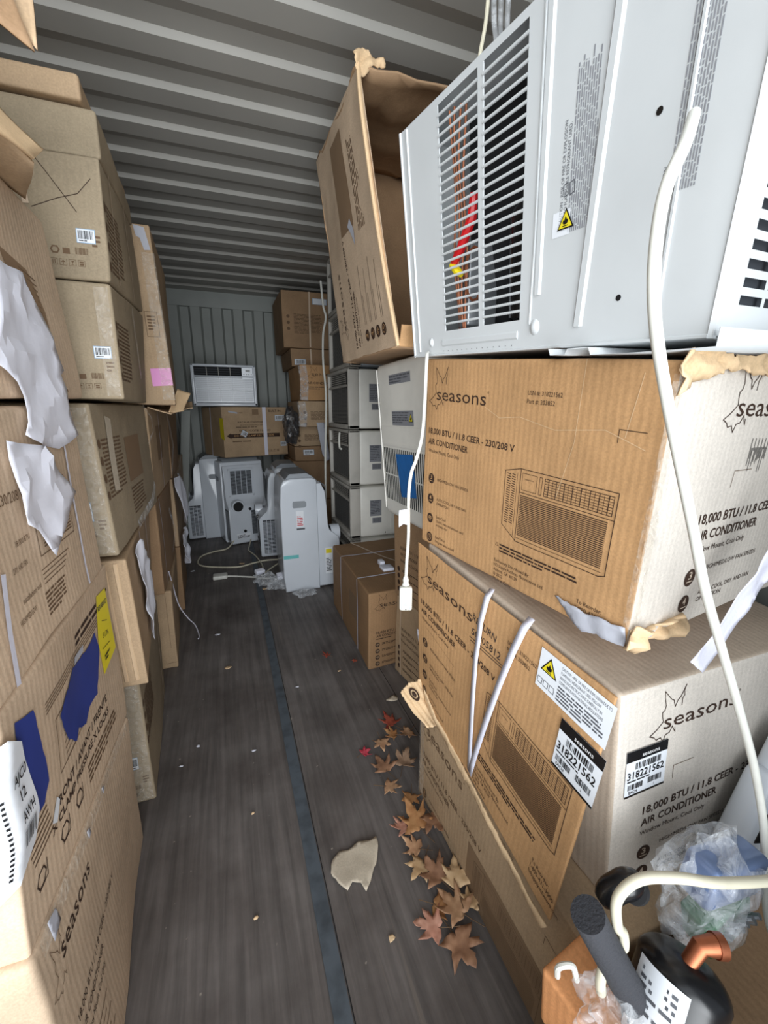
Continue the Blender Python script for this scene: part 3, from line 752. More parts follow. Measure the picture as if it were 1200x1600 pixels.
# ================================================================== LARGE WHITE WINDOW AIR CONDITIONER, upper right
A = Vector((-.11884, .99035, .0713)).normalized(); B_ = Vector((-.18599, -.09275, .97816)).normalized()
UP = (B_-A*.083).normalized(); CR = Vector((.985, .10, .035)).normalized()
FB = Vector((.5, 1.12, 1.392)); TOPH = .475; LEN = .727; DEP = .62
TF = FB+UP*TOPH
nrm = A.cross(UP); nrm = nrm if nrm.x < 0 else -nrm
def acs(u, v, l=0): return TF-A*(u-.0)-UP*v+nrm*l
def acd(u, v, l=0):
    n_ = CR.cross(UP); n_ = n_ if n_.y < 0 else -n_
    return TF-A*LEN+CR*u-UP*v+n_*l
eAC = empty('window_air_conditioner', FB-A*.36+CR*.3, 'large white louvred window air conditioner tilted on top of the right cartons, nearest the viewer', 'air conditioner')
mb = MB(); w_ = M['white']
def slab(mb, u0, v0, u1, v1, m=w_, l0=-.0015, l1=0): # thin sheet steel rectangle
    q = [acs(u0, v0, l1), acs(u1, v0, l1), acs(u1, v1, l1), acs(u0, v1, l1), acs(u0, v0, l0), acs(u1, v0, l0), acs(u1, v1, l0), acs(u0, v1, l0)]
    mb.add(q, [(0, 3, 2, 1), (4, 5, 6, 7), (0, 1, 5, 4), (1, 2, 6, 5), (2, 3, 7, 6), (3, 0, 4, 7)], m)
U0, UA, UB, UC, V0_, V1_ = .150, .272, .288, .392, .012, .420
slab(mb, 0, 0, U0, TOPH); slab(mb, UC, 0, LEN, TOPH); slab(mb, U0, 0, UC, V0_); slab(mb, U0, V1_, UC, TOPH); slab(mb, UA, V0_, UB, V1_)
ns = 26; pit = (V1_-V0_)/ns
for a, b in ((U0, UA), (UB, UC)):
    for k in range(1, ns):
        v = V0_+k*pit
        pr = []
        for q in range(8):
            an = 2*PI*q/8; pr.append((math.cos(an)*.0026, math.sin(an)*.0026))
        vs = [acs(a-.002, v+y, x-.0005) for x, y in pr]+[acs(b+.002, v+y, x-.0005) for x, y in pr]
        mb.add(vs, [(q, (q+1) % 8, 8+(q+1) % 8, 8+q) for q in range(8)], w_)
    for k in range(ns):   # rounded slot ends
        pass
# top, bottom, far side, inner side
def quad4(mb, a, b, c, d_, m): mb.add([a, b, c, d_], [(0, 1, 2, 3)], m)
P_ = lambda s, h, w: FB-A*s+UP*h+CR*w
quad4(mb, P_(0, TOPH, 0), P_(LEN, TOPH, 0), P_(LEN, TOPH, DEP), P_(0, TOPH, DEP), w_)
quad4(mb, P_(0, 0, 0), P_(0, 0, DEP), P_(LEN, 0, DEP), P_(LEN, 0, 0), w_)
quad4(mb, P_(0, 0, DEP), P_(0, TOPH, DEP), P_(LEN, TOPH, DEP), P_(LEN, 0, DEP), w_)
quad4(mb, P_(0, 0, 0), P_(0, TOPH, 0), P_(0, TOPH, DEP), P_(0, 0, DEP), w_)
# folded edge lip at the far end and the bottom
def bar_on(mb, pts, w, hgt, m=w_, surf=acs):
    d = Dec(mb, surf)
    for a, b in zip(pts, pts[1:]):
        dd = Vector((b[0]-a[0], b[1]-a[1])); L = dd.length; t = Vector((-dd.y, dd.x))/L
        sec = [(-w/2, 0), (-w*.28, hgt), (w*.28, hgt), (w/2, 0)]
        vs = []
        for p in (a, b):
            for s_, h_ in sec: vs.append(surf(p[0]+t.x*s_, p[1]+t.y*s_, h_))
        mb.add(vs, [(i, i+1, i+5, i+4) for i in range(3)]+[(0, 4, 7, 3), (3, 2, 1, 0), (4, 5, 6, 7)], m)
bar_on(mb, [(.030, .004), (.030, .462)], .007, .0025); bar_on(mb, [(.436, -.0), (.434, .384)], .016, .0032)
bar_on(mb, [(.425, .0), (.423, .30), (.418, .43)], .004, .002); bar_on(mb, [(.552, .0), (.525, .443)], .018, .0035)
bar_on(mb, [(.135, .446), (.388, .446)], .016, .0025); bar_on(mb, [(.003, 0), (.003, TOPH)], .006, .003)
bar_on(mb, [(.655, .0), (.655, TOPH)], .006, .003); bar_on(mb, [(0, .472), (LEN, .472)], .006, .003)
def dome(mb, u, v, r, hgt, m=w_, surf=acs, ry=None):
    ry = ry or r; vs = [surf(u, v, hgt)]; n = 16
    for j in (1, 2, 3):
        for i in range(n):
            a = 2*PI*i/n; q = j/3; vs.append(surf(u+r*q*math.cos(a), v+ry*q*math.sin(a), hgt*(1-q*q)))
    fs = [(0, 1+i, 1+(i+1) % n) for i in range(n)]+[(1+(j-1)*n+i, 1+j*n+i, 1+j*n+(i+1) % n, 1+(j-1)*n+(i+1) % n) for j in (1, 2) for i in range(n)]
    mb.add(vs, fs, m)
dome(mb, .431, .436, .012, .006, ry=.014); dome(mb, .086, .442, .009, .005, ry=.011)
for k in range(14): Dec(mb, acs).disc(.14+k*.018, .464, .0012, M['ink_grey'], n=6)
oc = mb.build('outer_case', eAC, sharp=30)
for hu, hv in ((.618, .209), (.594, .410)):
    mb = MB(); Dec(mb, acs, .0006).disc(hu, hv, .0043, M['black']); mb.build('screw_hole', oc)
mb = MB(); d = Dec(mb, acs, .0006, (.470, .304), 1, -PI/2)
d.text('CAUTION - RISK OF FIRE OR EXPLOSION', .012, .008, .0055, M['ink_grey'], .13)
d.text('DUE TO FLAMMABLE REFRIGERANT USED.', .012, .016, .0055, M['ink_grey'], .125)
d.greek(.0, .020, .205, .042, M['sticker_grey'], 11, 0, 12, .38)
mb.build('warning_text', oc)
mb = MB(); d = Dec(mb, acs, .0009, (.464, .306), 1, -PI/2); d.rect(.0, -.004, .034, .034, M['label'], -.0003); mb2 = mb
hz = Dec(mb, acs, .0012, (.471, .270), 1); hazard(hz, 0, 0, .032)
for i in range(2): Dec(mb, acs, .001).line([(.478+i*.011, .240), (.486+i*.011, .238), (.488+i*.011, .253), (.480+i*.011, .255)], .0012, M['ink_grey'], True)
mb.build('hazard_sticker', oc, label='yellow flammable warning triangle')
mb = MB(); d = Dec(mb, acs, .0006, (.632, .300), 1, -PI/2); d.text('CAUTION', .0, .008, .0055, M['ink_grey'], .03)
d.greek(.0, .012, .27, .034, M['sticker_grey'], 10, 0, 22, .38); mb.build('warning_text', oc)
# inside, seen through the louvres
mb = MB()
q = [P_(.12, .02, .10), P_(.44, .02, .10), P_(.44, .47, .10), P_(.12, .47, .10)]
quad4(mb, *q, M['dark_in']); quad4(mb, P_(.44, .02, .002), P_(.44, .47, .002), P_(.44, .47, .1), P_(.44, .02, .1), M['dark_in'])
mb.build('inner_bulkhead', eAC)
mb = MB(); c0 = P_(.345, .06, .075); c1 = P_(.345, .27, .075)
mb.tube([c0, c0+UP*.012, c1-UP*.02, c1-UP*.006, c1], [.03, .045, .046, .036, .012], M['black'], 20); mb.build('compressor', eAC)
mb = MB()
mb.box((-.045, -.02, 0), (.03, .02, .17), M['galv'], Matrix.Translation(P_(.20, .06, .06)) @ Matrix(((1, 0, 0), (0, 1, 0), (0, 0, 1))).to_4x4(), .004); mb.build('control_box', eAC)
mb = MB()
for k in range(4):
    pts = [P_(.17+.012*k+.004*math.sin(t*6+k), .05+.40*t, .020+.006*math.cos(t*9+k)) for t in [i/12 for i in range(13)]]
    mb.tube(pts, .0024, M['copper_old'], 6)
mb.tube([P_(.235+.03*math.cos(t), .16+.05*math.sin(t), .018) for t in [i*.5 for i in range(13)]], .003, M['copper_old'], 6)
mb.build('copper_pipe', eAC)
mb = MB(); mb.tube([P_(.165, .19, .016), P_(.20, .215, .012), P_(.235, .26, .014), P_(.24, .30, .016)], [.009, .010, .010, .008], M['red'], 8); mb.build('red_wire', eAC)
mb = MB(); mb.tube([P_(.165, .19, .012), P_(.19, .172, .010), P_(.20, .165, .012)], [.007, .009, .006], M['yellow_p'], 8); mb.build('yellow_wire', eAC)
# end facing the door: slotted sheet with lip
mb = MB(); SL0, SL1 = .052, .40; vt = .0
def dslab(u0, v0, u1, v1, l1=0, m=w_): 
    q = [acd(u0, v0, l1), acd(u1, v0, l1), acd(u1, v1, l1), acd(u0, v1, l1)]; mb.add(q, [(0, 3, 2, 1)], m)
nsl = 21; p2 = .0205
dslab(0, 0, SL0, TOPH); dslab(SL1, 0, DEP, TOPH); dslab(SL0, .012+nsl*p2, SL1, TOPH); dslab(SL0, 0, SL1, .012)
for k in range(nsl):
    v = .012+k*p2; dslab(SL0, v+.011, SL1, v+p2)
    for c in range(1, 7): dslab(SL0+c*.052, v, SL0+c*.052+.008, v+.011)
quad4(mb, acd(SL0-.01, 0, -.012), acd(SL1+.01, 0, -.012), acd(SL1+.01, TOPH-.01, -.012), acd(SL0-.01, TOPH-.01, -.012), M['dark_grille'])
bar_on(mb, [(.004, 0), (.004, TOPH)], .012, .006, surf=acd); bar_on(mb, [(.0, .468), (DEP, .468)], .012, .006, surf=acd)
mb.build('rear_grille', eAC, label='slotted metal end facing the door')
# z-section rail along the bottom edge
mb = MB(); r0 = P_(.30, -.002, -.002)
prf = [(-.0, .0), (.0, -.012), (.035, -.012), (.035, -.002), (.075, -.002), (.075, -.014), (.10, -.014)]
for k, (s0, s1) in enumerate(((.50, .735),)):
    base = [(.0, .006), (.0, -.012), (.03, -.012), (.03, .002)]
def rail(a, dirv, sec, L):
    vs = [a+UP*z+A*y for y, z in sec]+[a+dirv*L+UP*z+A*y for y, z in sec]; k = len(sec)
    return vs, [(i, i+1, i+1+k, i+k) for i in range(k-1)]
vs, fs = rail(P_(.755, .0, -.03), CR, [(.26, -.002), (.255, -.013), (.225, -.013), (.22, -.004), (.18, -.004), (.175, -.015), (.10, -.015), (.0, -.012), (.0, .01)], .62)
mb.add(vs, fs, M['white']); mb.build('bottom_rail', eAC, thick=.0012)

# thick power cable hanging in front
def cat(pts, n=8):
    """Catmull-Rom through points"""
    pts = [Vector(p) for p in pts]; q = [pts[0]*2-pts[1]]+pts+[pts[-1]*2-pts[-2]]; out = []
    for i in range(1, len(q)-2):
        for k in range(n):
            t = k/n; a, b, c, d_ = q[i-1], q[i], q[i+1], q[i+2]
            out.append(.5*((2*b)+(c-a)*t+(2*a-5*b+4*c-d_)*t*t+(3*b-a-3*c+d_)*t**3))
    out.append(pts[-1]); return out
mb = MB()
mb.tube(cat([(.475, .375, 1.545), (.428, .343, 1.495), (.406, .338, 1.455), (.402, .338, 1.418), (.406, .338, 1.374), (.419, .338, 1.328), (.447, .338, 1.265), (.483, .338, 1.194), (.524, .338, 1.114), (.570, .338, 1.023), (.628, .338, .927), (.700, .336, .805), (.765, .330, .68), (.805, .315, .55), (.80, .285, .42), (.78, .25, .385)]), .0062, M['cord'], 12)
tag(mb.build('power_cable'), 'thick white cable hanging past the right cartons from the large air conditioner', 'cable')
mb = MB()
mb.tube(cat([(.82, .25, .53), (.76, .255, .552), (.69, .26, .572), (.60, .27, .600), (.54, .285, .618), (.485, .30, .622), (.455, .305, .597), (.455, .30, .555), (.47, .30, .53), (.475, .30, .50), (.455, .305, .515), (.445, .30, .50), (.44, .30, .46), (.445, .30, .43)]), .0072, M['cord_cream'], 12)
tag(mb.build('power_cable'), 'cream cable bent in a loop above the black compressor at the lower right', 'cable')
# white cord with the leak plug in the middle of the picture
e = empty('power_cable', (.43, .99, .72), 'thin white cord hanging in mid picture, ending in a rectangular plug', 'cord')
mb = MB(); mb.tube(cat([(.50, 1.04, 1.395), (.478, 1.0, 1.375), (.473, .995, 1.28), (.465, .99, 1.19), (.450, .99, 1.13), (.436, .99, 1.092), (.430, .99, 1.03), (.431, .99, .93), (.427, .99, .85), (.425, .99, .80)]), .0042, M['cord'], 10); mb.build('cord', e)
mb = MB(); mb.tube([(.425, .99, .812), (.4252, .99, .802), (.4252, .99, .795), (.4255, .99, .788)], [.006, .0085, .0075, .011], M['cord'], 12)
mt = Matrix.Translation((.4255, .99, .715)) @ Matrix.Rotation(-.35, 4, 'Z')
mb.box((-.0175, -.011, 0), (.0175, .011, .068), M['cord'], mt, .006); pg = mb.build('plug', e)
mb = MB(); sp = plane(mt @ Vector((-.0175, -.0112, .068)), mt.to_3x3() @ Vector((1, 0, 0)), (0, 0, -1), mt.to_3x3() @ Vector((0, -1, 0)))
d = Dec(mb, sp, .0004); d.rect(.006, .014, .023, .046, M['white_cool']); d.line([(.006, .014), (.029, .014), (.029, .060), (.006, .060)], .0008, M['cap_grey'], True, .0003); d.ring(.0175, .040, .0028, .0007, M['cap_grey'], .0004, 10); d.ring(.0175, .049, .0034, .0009, M['cap_grey'], .0004, 10); d.rect(.016, .062, .003, .002, M['black'], .0003)
mb.build('plug_button', pg)
mb = sheet_mb(plane((.402, .985, 1.00), (1, -.2, 0), (0, 0, -1)), [(0, 0), (.026, -.002), (.026, .042), (.012, .038), (.0, .046)], lambda a, b: .006*math.sin(b*60), M['paper'], .008)
mb.build('cord_tag', e, thick=.0006)
# cord ends above the white unit
mb = MB(); mb.tube(cat([(.565, .93, 2.10), (.56, .93, 2.02), (.545, .925, 1.94), (.55, .92, 1.87)]), .004, M['cord_cream'], 8)
tag(mb.build('power_cable'), 'cream cord rising behind the top edge of the large white air conditioner', 'cord')
mb = MB()
for k in range(3): mb.tube(cat([(.575+.018*k, .93, 2.12), (.58+.016*k, .93, 2.02-.01*k), (.60+.012*k, .92, 1.93), (.61, .91, 1.86)]), .0055, M['film'], 8)
tag(mb.build('plastic_tube'), 'clear plastic tubes standing beside the cream cord at the top', 'tube')

# ================================================================== LOWER RIGHT: compressor pile
ePB, hPB = carton('low brown carton under the black compressor at the lower right corner', [(.42, .37, .268), (.42, -.25, .268), (.42, -.25, 0), (.42, .37, 0)], (.62, 0, 0), 'R', 'card_dark')
eo, ho = carton('small open orange-brown carton left of the black foam pipe at the lower right', [(.402, .372, .385), (.43, .18, .385), (.435, .18, .272), (.408, .368, .272)], (.10, .015, 0), 'R', 'orange_card', name='small_carton')
e = empty('compressor', (.555, .252, .27), 'black steel refrigeration compressor with white paper label and copper stub, lower right', 'compressor')
AX = Vector((.52, .20, .83)).normalized()
mt = Matrix.Translation((.488, .238, .312)) @ AX.to_track_quat('Z', 'Y').to_matrix().to_4x4() @ Matrix.Scale(.82, 4)
mb = MB(); pz = [(0, .052), (.006, .064), (.016, .070), (.03, .072), (.10, .0725), (.102, .0745), (.108, .0745), (.11, .0725), (.18, .072)]+[(.18+.045*math.sin(t*PI/16), .072*math.cos(t*PI/16)**.8+.002) for t in range(1, 8)]
mb.tube([mt @ Vector((0, 0, z)) for z, r in pz], [r*.82 for z, r in pz], M['black'], 40)
shl = mb.build('shell', e)
mb = MB(); mb.box((-.07, -.07, .0), (.07, .07, .008), M['blackmat'], mt, .003); mb.build('base_plate', e)
RT = Vector((.939, -.343, 0)); VW = (Vector((.56, .26, .42))-Vector((0, 0, 1.25))).normalized()
best = max(range(0, 360, 3), key=lambda t: (mt.to_3x3() @ Vector((math.cos(math.radians(t)), math.sin(math.radians(t)), 0))).dot(-VW-RT*.62))
a0 = math.radians(best-34)
def csurf(u, v, l=0):
    a = a0+u/.0745; return mt @ Vector(((.0756+l)*math.cos(a), (.0756+l)*math.sin(a), .19-v))
mb = MB(); d = Dec(mb, csurf, 0); d.rect(0, 0, .085, .16, M['label'], 0, .006)
d.greek(.012, .012, .06, .10, M['ink_grey'], 9, .0008, 5); d.rect(.02, .128, .05, .02, M['yellow'], .0008)
mb.build('paper_label', shl)
mb = MB(); mb.tube([mt @ Vector(p) for p in ((0, .03, .20), (-.012, .022, .252), (-.03, .005, .265))], [.010, .012, .014], M['copper'], 14)
mb.tube([mt @ Vector(p) for p in ((-.028, .006, .264), (-.038, -.004, .269))], [.016, .016], M['copper'], 14); sb_ = mb.build('copper_stub', e)
mb = MB(); mb.tube([mt @ Vector(p) for p in ((-.0378, -.0038, .2685), (-.0392, -.0052, .2698))], [.0115, .0115], M['blackmat'], 14); mb.build('pipe_opening', sb_)
mb = MB(); mb.tube(cat([(.485, .35, .515), (.505, .345, .535), (.528, .338, .545), (.55, .332, .54)], 4), [.012, .017, .019, .020, .020, .020, .021, .021, .020, .018, .014, .009, .004], M['black'], 20); mb.tube(cat([(.53, .335, .535), (.545, .34, .52), (.56, .345, .50)], 3), [.019, .020, .020, .019, .017, .014, .010], M['blackmat'], 20)
mb.build('terminal_cap', e)
mb = MB(); mb.tube(cat([(.408, .31, .585), (.435, .305, .53), (.472, .292, .455), (.515, .275, .37), (.545, .262, .30)]), .0225, M['foam'], 20)
tag(mb.build('foam_pipe_insulation'), 'black foam pipe insulation leaning against the compressor at the lower right', 'foam pipe')
def blob(name, c, r, sc, m, lab, cat_, seed=1, amp=.35, parent=None, sub=4, thick=0):
    bm = bmesh.new(); bmesh.ops.create_icosphere(bm, subdivisions=sub, radius=1)
    mb = MB(); vs = []
    for v in bm.verts:
        p = v.co.normalized(); k = 1+amp*noise.noise(p*2.1+Vector((seed, 0, 0)))+amp*.5*abs(noise.noise(p*5+Vector((0, seed, 0))))+amp*.12*noise.noise(p*14)
        vs.append(Vector(c)+Vector((p.x*sc[0], p.y*sc[1], p.z*sc[2]))*r*k)
    mb.add(vs, [[v.index for v in f.verts] for f in bm.faces], m); bm.free()
    o = mb.build(name, parent, 50)
    if lab: tag(o, lab, cat_)
    return o
e = empty('wrapped_circuit_board', (.70, .32, .38), 'part wrapped in clear film with silver pouch inside, right of the compressor', 'wrapped part')
blob('plastic_film', (.695, .325, .465), .085, (1.0, .6, 1.1), M['film'], None, None, 3, .5, e)
mb = MB(); mb.box((-.07, -.035, -.035), (.07, .02, .04), M['seal'], Matrix.Translation((.715, .325, .505)) @ Matrix.Rotation(.2, 4, 'Y'), .012); mb.build('silver_pouch', e)
mb = MB(); mb.box((-.05, -.025, -.05), (.05, .025, .03), M['green'], Matrix.Translation((.715, .315, .425)) @ Matrix.Rotation(-.3, 4, 'Y'), .006)
for k in range(8): mb.tube([(.68+.01*k, .285, .43+.006*(k % 3)), (.685+.01*k, .275, .44+.006*(k % 3))], .005, M['galv'], 8)
mb.build('circuit_board', e)
blob('plastic_bag', (.455, .29, .40), .05, (.75, .7, .75), M['film'], 'small clear plastic bag lying on the orange-brown carton at the bottom edge', 'plastic bag', 9, .6)
mb = MB(); mb.tube(cat([(.415, .35, .395), (.41, .345, .425), (.425, .335, .435), (.432, .33, .41)]), .0045, M['cord'], 8)
tag(mb.build('cable_end'), 'short white cord end curled at the tip of the small orange-brown carton', 'cord')
mb = sheet_mb(plane((.60, .20, .46), (.72, -.05, .28), (.1, -.1, -1), (-.2, -1, .1)), [(0.02, .08), (.08, 0), (.16, -.04), (.24, -.03), (.24, .16), (.0, .16)], lambda a, b: .02*noise.noise(Vector((a*14, b*14, 2))), M['grey_bag'], .012)
tag(mb.build('plastic_sheet', thick=.001), 'folded matte grey plastic sheet in the lower right corner of the picture', 'plastic')
# white appliance head behind the film
e = empty('portable_air_conditioner', (.93, .42, .0), 'white plastic appliance with black display window leaning at the right edge behind the wrapped part', 'air conditioner')
mb = MB(); mt = Matrix.Translation((.80, .375, .15)) @ Matrix.Rotation(.385, 4, 'Y'); mb.box((0, 0, -.10), (.25, .06, .43), M['white_cool'], mt, .022); mb.box((.02, .002, .405), (.23, .058, .52), M['white_cool'], mt, .025); kid_housing = mb.build('housing', e)
mb = MB(); mb.box((.022, -.002, .285), (.09, .002, .36), M['black'], mt, .001)
mb.box((.045, -.003, .315), (.07, -.0015, .325), M['label'], mt, .0003); mb.build('display_window', kid_housing)

# ================================================================== LEFT SIDE: near stack
DL = (-.62, 0, 0); GL = 'cartons of the nearest left stack'
def pLd(h, mb):
    d = Dec(mb, h.face('aisle')); i = M['ink']
    d.text('seasons', .062, .082, .033, i, .150, slope=-.05)
    leaf_logo(d, .015, .03, .06, .09, M['ink_soft'])
    for k, (t, w) in enumerate([('18,000 BTU / 11.8 CEER - 230/208 V', .25), ('AIR CONDITIONER', .13), ('Window Mount, Cool Only', .12)]): d.text(t, .06, .215+k*.03, .014, M['ink'], w)
    for k in range(5): d.line([(.03, .31+k*.018), (.16-.02*(k % 2), .308+k*.018)], .002, M['ink_soft'])
eLd, hLd = carton('tall plain brown carton at the bottom of the nearest left stack, with large seasons lettering',
    [(-.335, .597, .462), (-.31, 1.15, .455), (-.335, 1.2, 0), (-.285, .56, 0)], DL, 'L', 'card_soft', group=GL, prints=pLd, amp=.005)
a = hLd.face('aisle')
strip(eLd, a, [(.02, .006), (.25, .004), (.56, .006)], .03, M['tape'], 'packing_tape', .003)
for u, v, s_ in ((.23, .012, .014), (.34, .008, .012), (.05, .01, .03)):
    mb = sheet_mb(a, [(u, v-s_*.6), (u+s_, v-s_*.4), (u+s_*1.1, v+s_*.5), (u+.002, v+s_*.7)], lambda x, y: .003, M['paper_grey'], .01); mb.build('paper_scrap', eLd, thick=.0006)
def pLc(h, mb):
    d = Dec(mb, h.face('aisle')); i = M['ink']
    d.text('FRONT / AVANT / FRENTE', .130, .283, .017, i, .30, True); d.text('X CLAMP PRESSURE X LOCKS', .108, .312, .016, i, .32, True)
    d.greek(.30, .052, .25, .03, i, 2, 0, 3, .3)
    for k in range(4): d.line([(.13, .078+k*.006), (.50, .084+k*.006)], .0016, M['ink_soft'])
    for k in range(7): d.line([(.02+k*.004, .222+k*.012), (.09+k*.004, .222+k*.012)], .003, M['ink_soft'])
    for k in range(8): d.line([(.19, .150+k*.012), (.25, .150+k*.012)], .0014, M['ink_soft'])
    d.line([(.16, .13), (.28, .13), (.28, .235), (.16, .235)], .0016, M['ink_soft'], True)
    for (u, v) in ((.06, .335), (.15, .345), (.22, .345)):
        d.ring(u, v, .016, .003, i, n=6); d.line([(u-.01, v+.016), (u+.02, v+.016), (u+.02, v-.016)], .002, i)
    d.greek(.28, .33, .2, .045, M['ink_soft'], 4, 0, 7)
    d2 = Dec(mb, h.face('door')); d2.greek(.50, .27, .10, .03, M['ink_soft'], 2, 0, 2); d2.poly([(.54, .24), (.575, .22), (.575, .255)], M['blackmat'])
eLc, hLc = carton('left carton with two torn dark blue stickers, yellow label and white shipping label',
    [(-.305, .60, .87), (-.31, 1.17, .881), (-.312, 1.155, .458), (-.332, .60, .464)], DL, 'L', 'card_soft', group=GL, prints=pLc, amp=.004)
a = hLc.face('aisle')
def patch(par, surf, poly, mat, name, lift=.0018, jag=.0, label=None):
    mb = sheet_mb(surf, poly, lambda u, v: lift, mat, .014, jag, 5); return mb.build(name, par, label=label)
patch(eLc, a, [(.415, .105), (.43, .15), (.38, .232), (.33, .228), (.30, .245), (.26, .222), (.24, .236), (.205, .205), (.178, .136), (.27, .10), (.36, .112)], M['blue_tape'], 'blue_sticker', jag=.003, label='torn dark blue sticker')
patch(eLc, a, [(.035, .035), (.088, .055), (.098, .12), (.108, .20), (.085, .222), (.06, .218), (.045, .17), (.03, .10)], M['blue_tape'], 'blue_sticker', jag=.002, label='dark blue sticker strip')
patch(eLc, a, [(.285, .088), (.34, .092), (.335, .105), (.28, .102)], M['paper_grey'], 'paper_scrap')
patch(eLc, a, [(.132, .255), (.142, .27), (.125, .30), (.108, .285)], M['label'], 'paper_scrap')
mb = MB(); d = Dec(mb, a, .0018); d.poly([(.455, .040), (.525, .048), (.540, .21), (.437, .222), (.43, .14)], M['yellow'])
d.text('REFURBISHED', .452, .075, .011, M['black'], .07, True, rot=.1, dl=.0006); d.line([(.47, .105), (.505, .12)], .0015, M['black'], dl=.0006)
d.text('5176', .462, .145, .012, M['black'], .04, rot=.2, dl=.0006); d.line([(.45, .165), (.50, .172)], .0015, M['black'], dl=.0006); d.greek(.455, .185, .04, .016, M['black'], 2, .0006)
mb.build('yellow_label', eLc, label='yellow handwritten label')
# wrap-round white shipping label
def wrapl(u, v, l=0):
    if u >= 0: return a(u, v, l+.003)
    p = a(0, v, l+.003); return p+Vector((u*.8, u*.35, 0))+Vector((0, -.01, 0))*math.sin(max(-1, u/.06)*PI)*-1
mb = sheet_mb(wrapl, [(-.075, .05), (.0, .035), (.035, .065), (.048, .12), (.055, .20), (.045, .245), (.0, .272), (-.07, .29), (-.08, .17)], lambda u, v: .002+.003*math.sin(v*40), M['label'], .012)
d = Dec(mb, lambda u, v, l=0: wrapl(u, v, l+.0035+.003*math.sin(v*40)), .001)
d.text('AJC0', .003, .115, .017, M['black'], .035, True); d.text('12', .014, .145, .017, M['black'], .014, True); d.text('AWH', .008, .178, .017, M['black'], .032, True); d.bars(.006, .19, .034, .028, M['black'], 3)
for k in range(16): d.rect(-.055, .12+k*.0085, .045, .004, M['black'])
mb.build('shipping_label', eLc, label='white wrap-round shipping label')
def pLb(h, mb):
    d = Dec(mb, h.face('aisle')); i = M['ink_soft']
    d.text('- 230/208 V', .205, .135, .016, i, .09)
    for t, u, v, w in (('18,000 BTU', .235, .20, .05), ('DRY, AND FAN', .21, .235, .05), ('installation and', .215, .285, .07), ('HIGH/MED/LOW', .19, .31, .06)): d.text(t, u, v, .009, i, w)
    for k in range(18): d.line([(.33, .135+k*.0055), (.46, .135+k*.0055)], .0022, i)
    d.line([(.31, .125), (.47, .125), (.47, .24), (.31, .24)], .0016, i, True)
    for k in range(4): d.line([(.30, .262+k*.008), (.42-.01*k, .262+k*.008)], .0016, i)
    d.greek(.29, .30, .09, .045, i, 6, 0, 6, .5)
eLb, hLb = carton('nearest left carton crossed by a thin white strap, below the hanging paper',
    [(-.31, .5, 1.252), (-.31, 1.10, 1.255), (-.305, 1.125, .884), (-.305, .52, .875)], DL, 'L', 'card_soft', group=GL, prints=pLb, amp=.004)
a = hLb.face('aisle')
strip(eLb, a, [(.505, .0), (.498, .12), (.492, .25), (.485, .365)], .009, M['strap'], 'strap', .003)
strip(eLb, a, [(.175, .22), (.150, .30), (.135, .372)], .013, M['strap'], 'strap', .003)
def pLa(h, mb):
    d = Dec(mb, h.face('aisle')); i = M['ink_soft']
    d.poly([(.40, .12), (.50, .13), (.545, .19), (.56, .36), (.50, .36), (.44, .20)], M['ink_mid'])
    for k in range(26): d.line([(.42+.004*k, .13+.0092*k), (.53, .14+.0092*k)], .0022, i, dl=.0004)
    d.greek(.52, .335, .05, .02, i, 2)
eLa, hLa = carton('top carton of nearest left stack, covered by the large hanging white paper',
    [(-.31, .5, 1.622), (-.312, 1.13, 1.618), (-.31, 1.203, 1.279), (-.31, .5, 1.262)], DL, 'L', 'card_soft', group=GL, prints=pLa, amp=.004)
a = hLa.face('aisle')
def crumple(s_, A_):
    def f(u, v):
        p = Vector((u*6.5+s_, v*8.5, s_)); a1 = abs(noise.noise(p)); a2 = abs(noise.noise(p*2.3+Vector((7, 3, 1)))); a3 = abs(noise.noise(p*5.1))
        return .006+A_*(1.0-2.0*a1)+A_*.55*(.6-1.6*a2)+A_*.12*a3
    return f
mb = sheet_mb(a, [(.33, .155), (.43, .150), (.465, .165), (.49, .175), (.508, .24), (.515, .30), (.50, .31), (.515, .36), (.532, .43), (.43, .448), (.345, .428), (.30, .41), (.325, .372), (.305, .33), (.26, .30)], crumple(2, .009), M['paper'], .020)
d = Dec(mb, lambda u, v, l=0: a(u, v, l+.030)); tag(mb.build('paper_sheet', thick=.0006, sharp=9), 'large crumpled white paper sheet hanging on the upper near left carton', 'paper')
a = hLb.face('aisle')
mb = sheet_mb(a, [(.262, .045), (.292, .05), (.38, .062), (.40, .10), (.478, .162), (.40, .20), (.322, .245), (.312, .232), (.285, .19), (.243, .168), (.255, .10)], crumple(8, .010), M['paper'], .020)
tag(mb.build('paper_sheet', thick=.0006, sharp=9), 'smaller torn white paper sheet with a pointed lower end on the strapped left carton', 'paper')
# open flaps on top of the near stack
e = empty('open_carton', (-.55, .80, 1.622), 'open carton with raised flaps on top of the nearest left stack', 'box')
def flap(par, poly3, mat, name='flap', rough=.006, seed=1, th=.004):
    """quad flap from four 3-D corners, gently warped"""
    p0, p1, p2, p3 = [Vector(p) for p in poly3]; nn = (p1-p0).cross(p3-p0).normalized(); mb = MB(); n_ = 10; vs = []
    for j in range(n_+1):
        for i in range(n_+1):
            s_, t_ = i/n_, j/n_; q = p0*(1-s_)*(1-t_)+p1*s_*(1-t_)+p2*s_*t_+p3*(1-s_)*t_
            vs.append(q+nn*rough*noise.noise(q*9+Vector((seed, 0, 0)))*2)
    mb.add(vs, [(j*(n_+1)+i, j*(n_+1)+i+1, (j+1)*(n_+1)+i+1, (j+1)*(n_+1)+i) for j in range(n_) for i in range(n_)], mat)
    return mb.build(name, par, 60, thick=th)
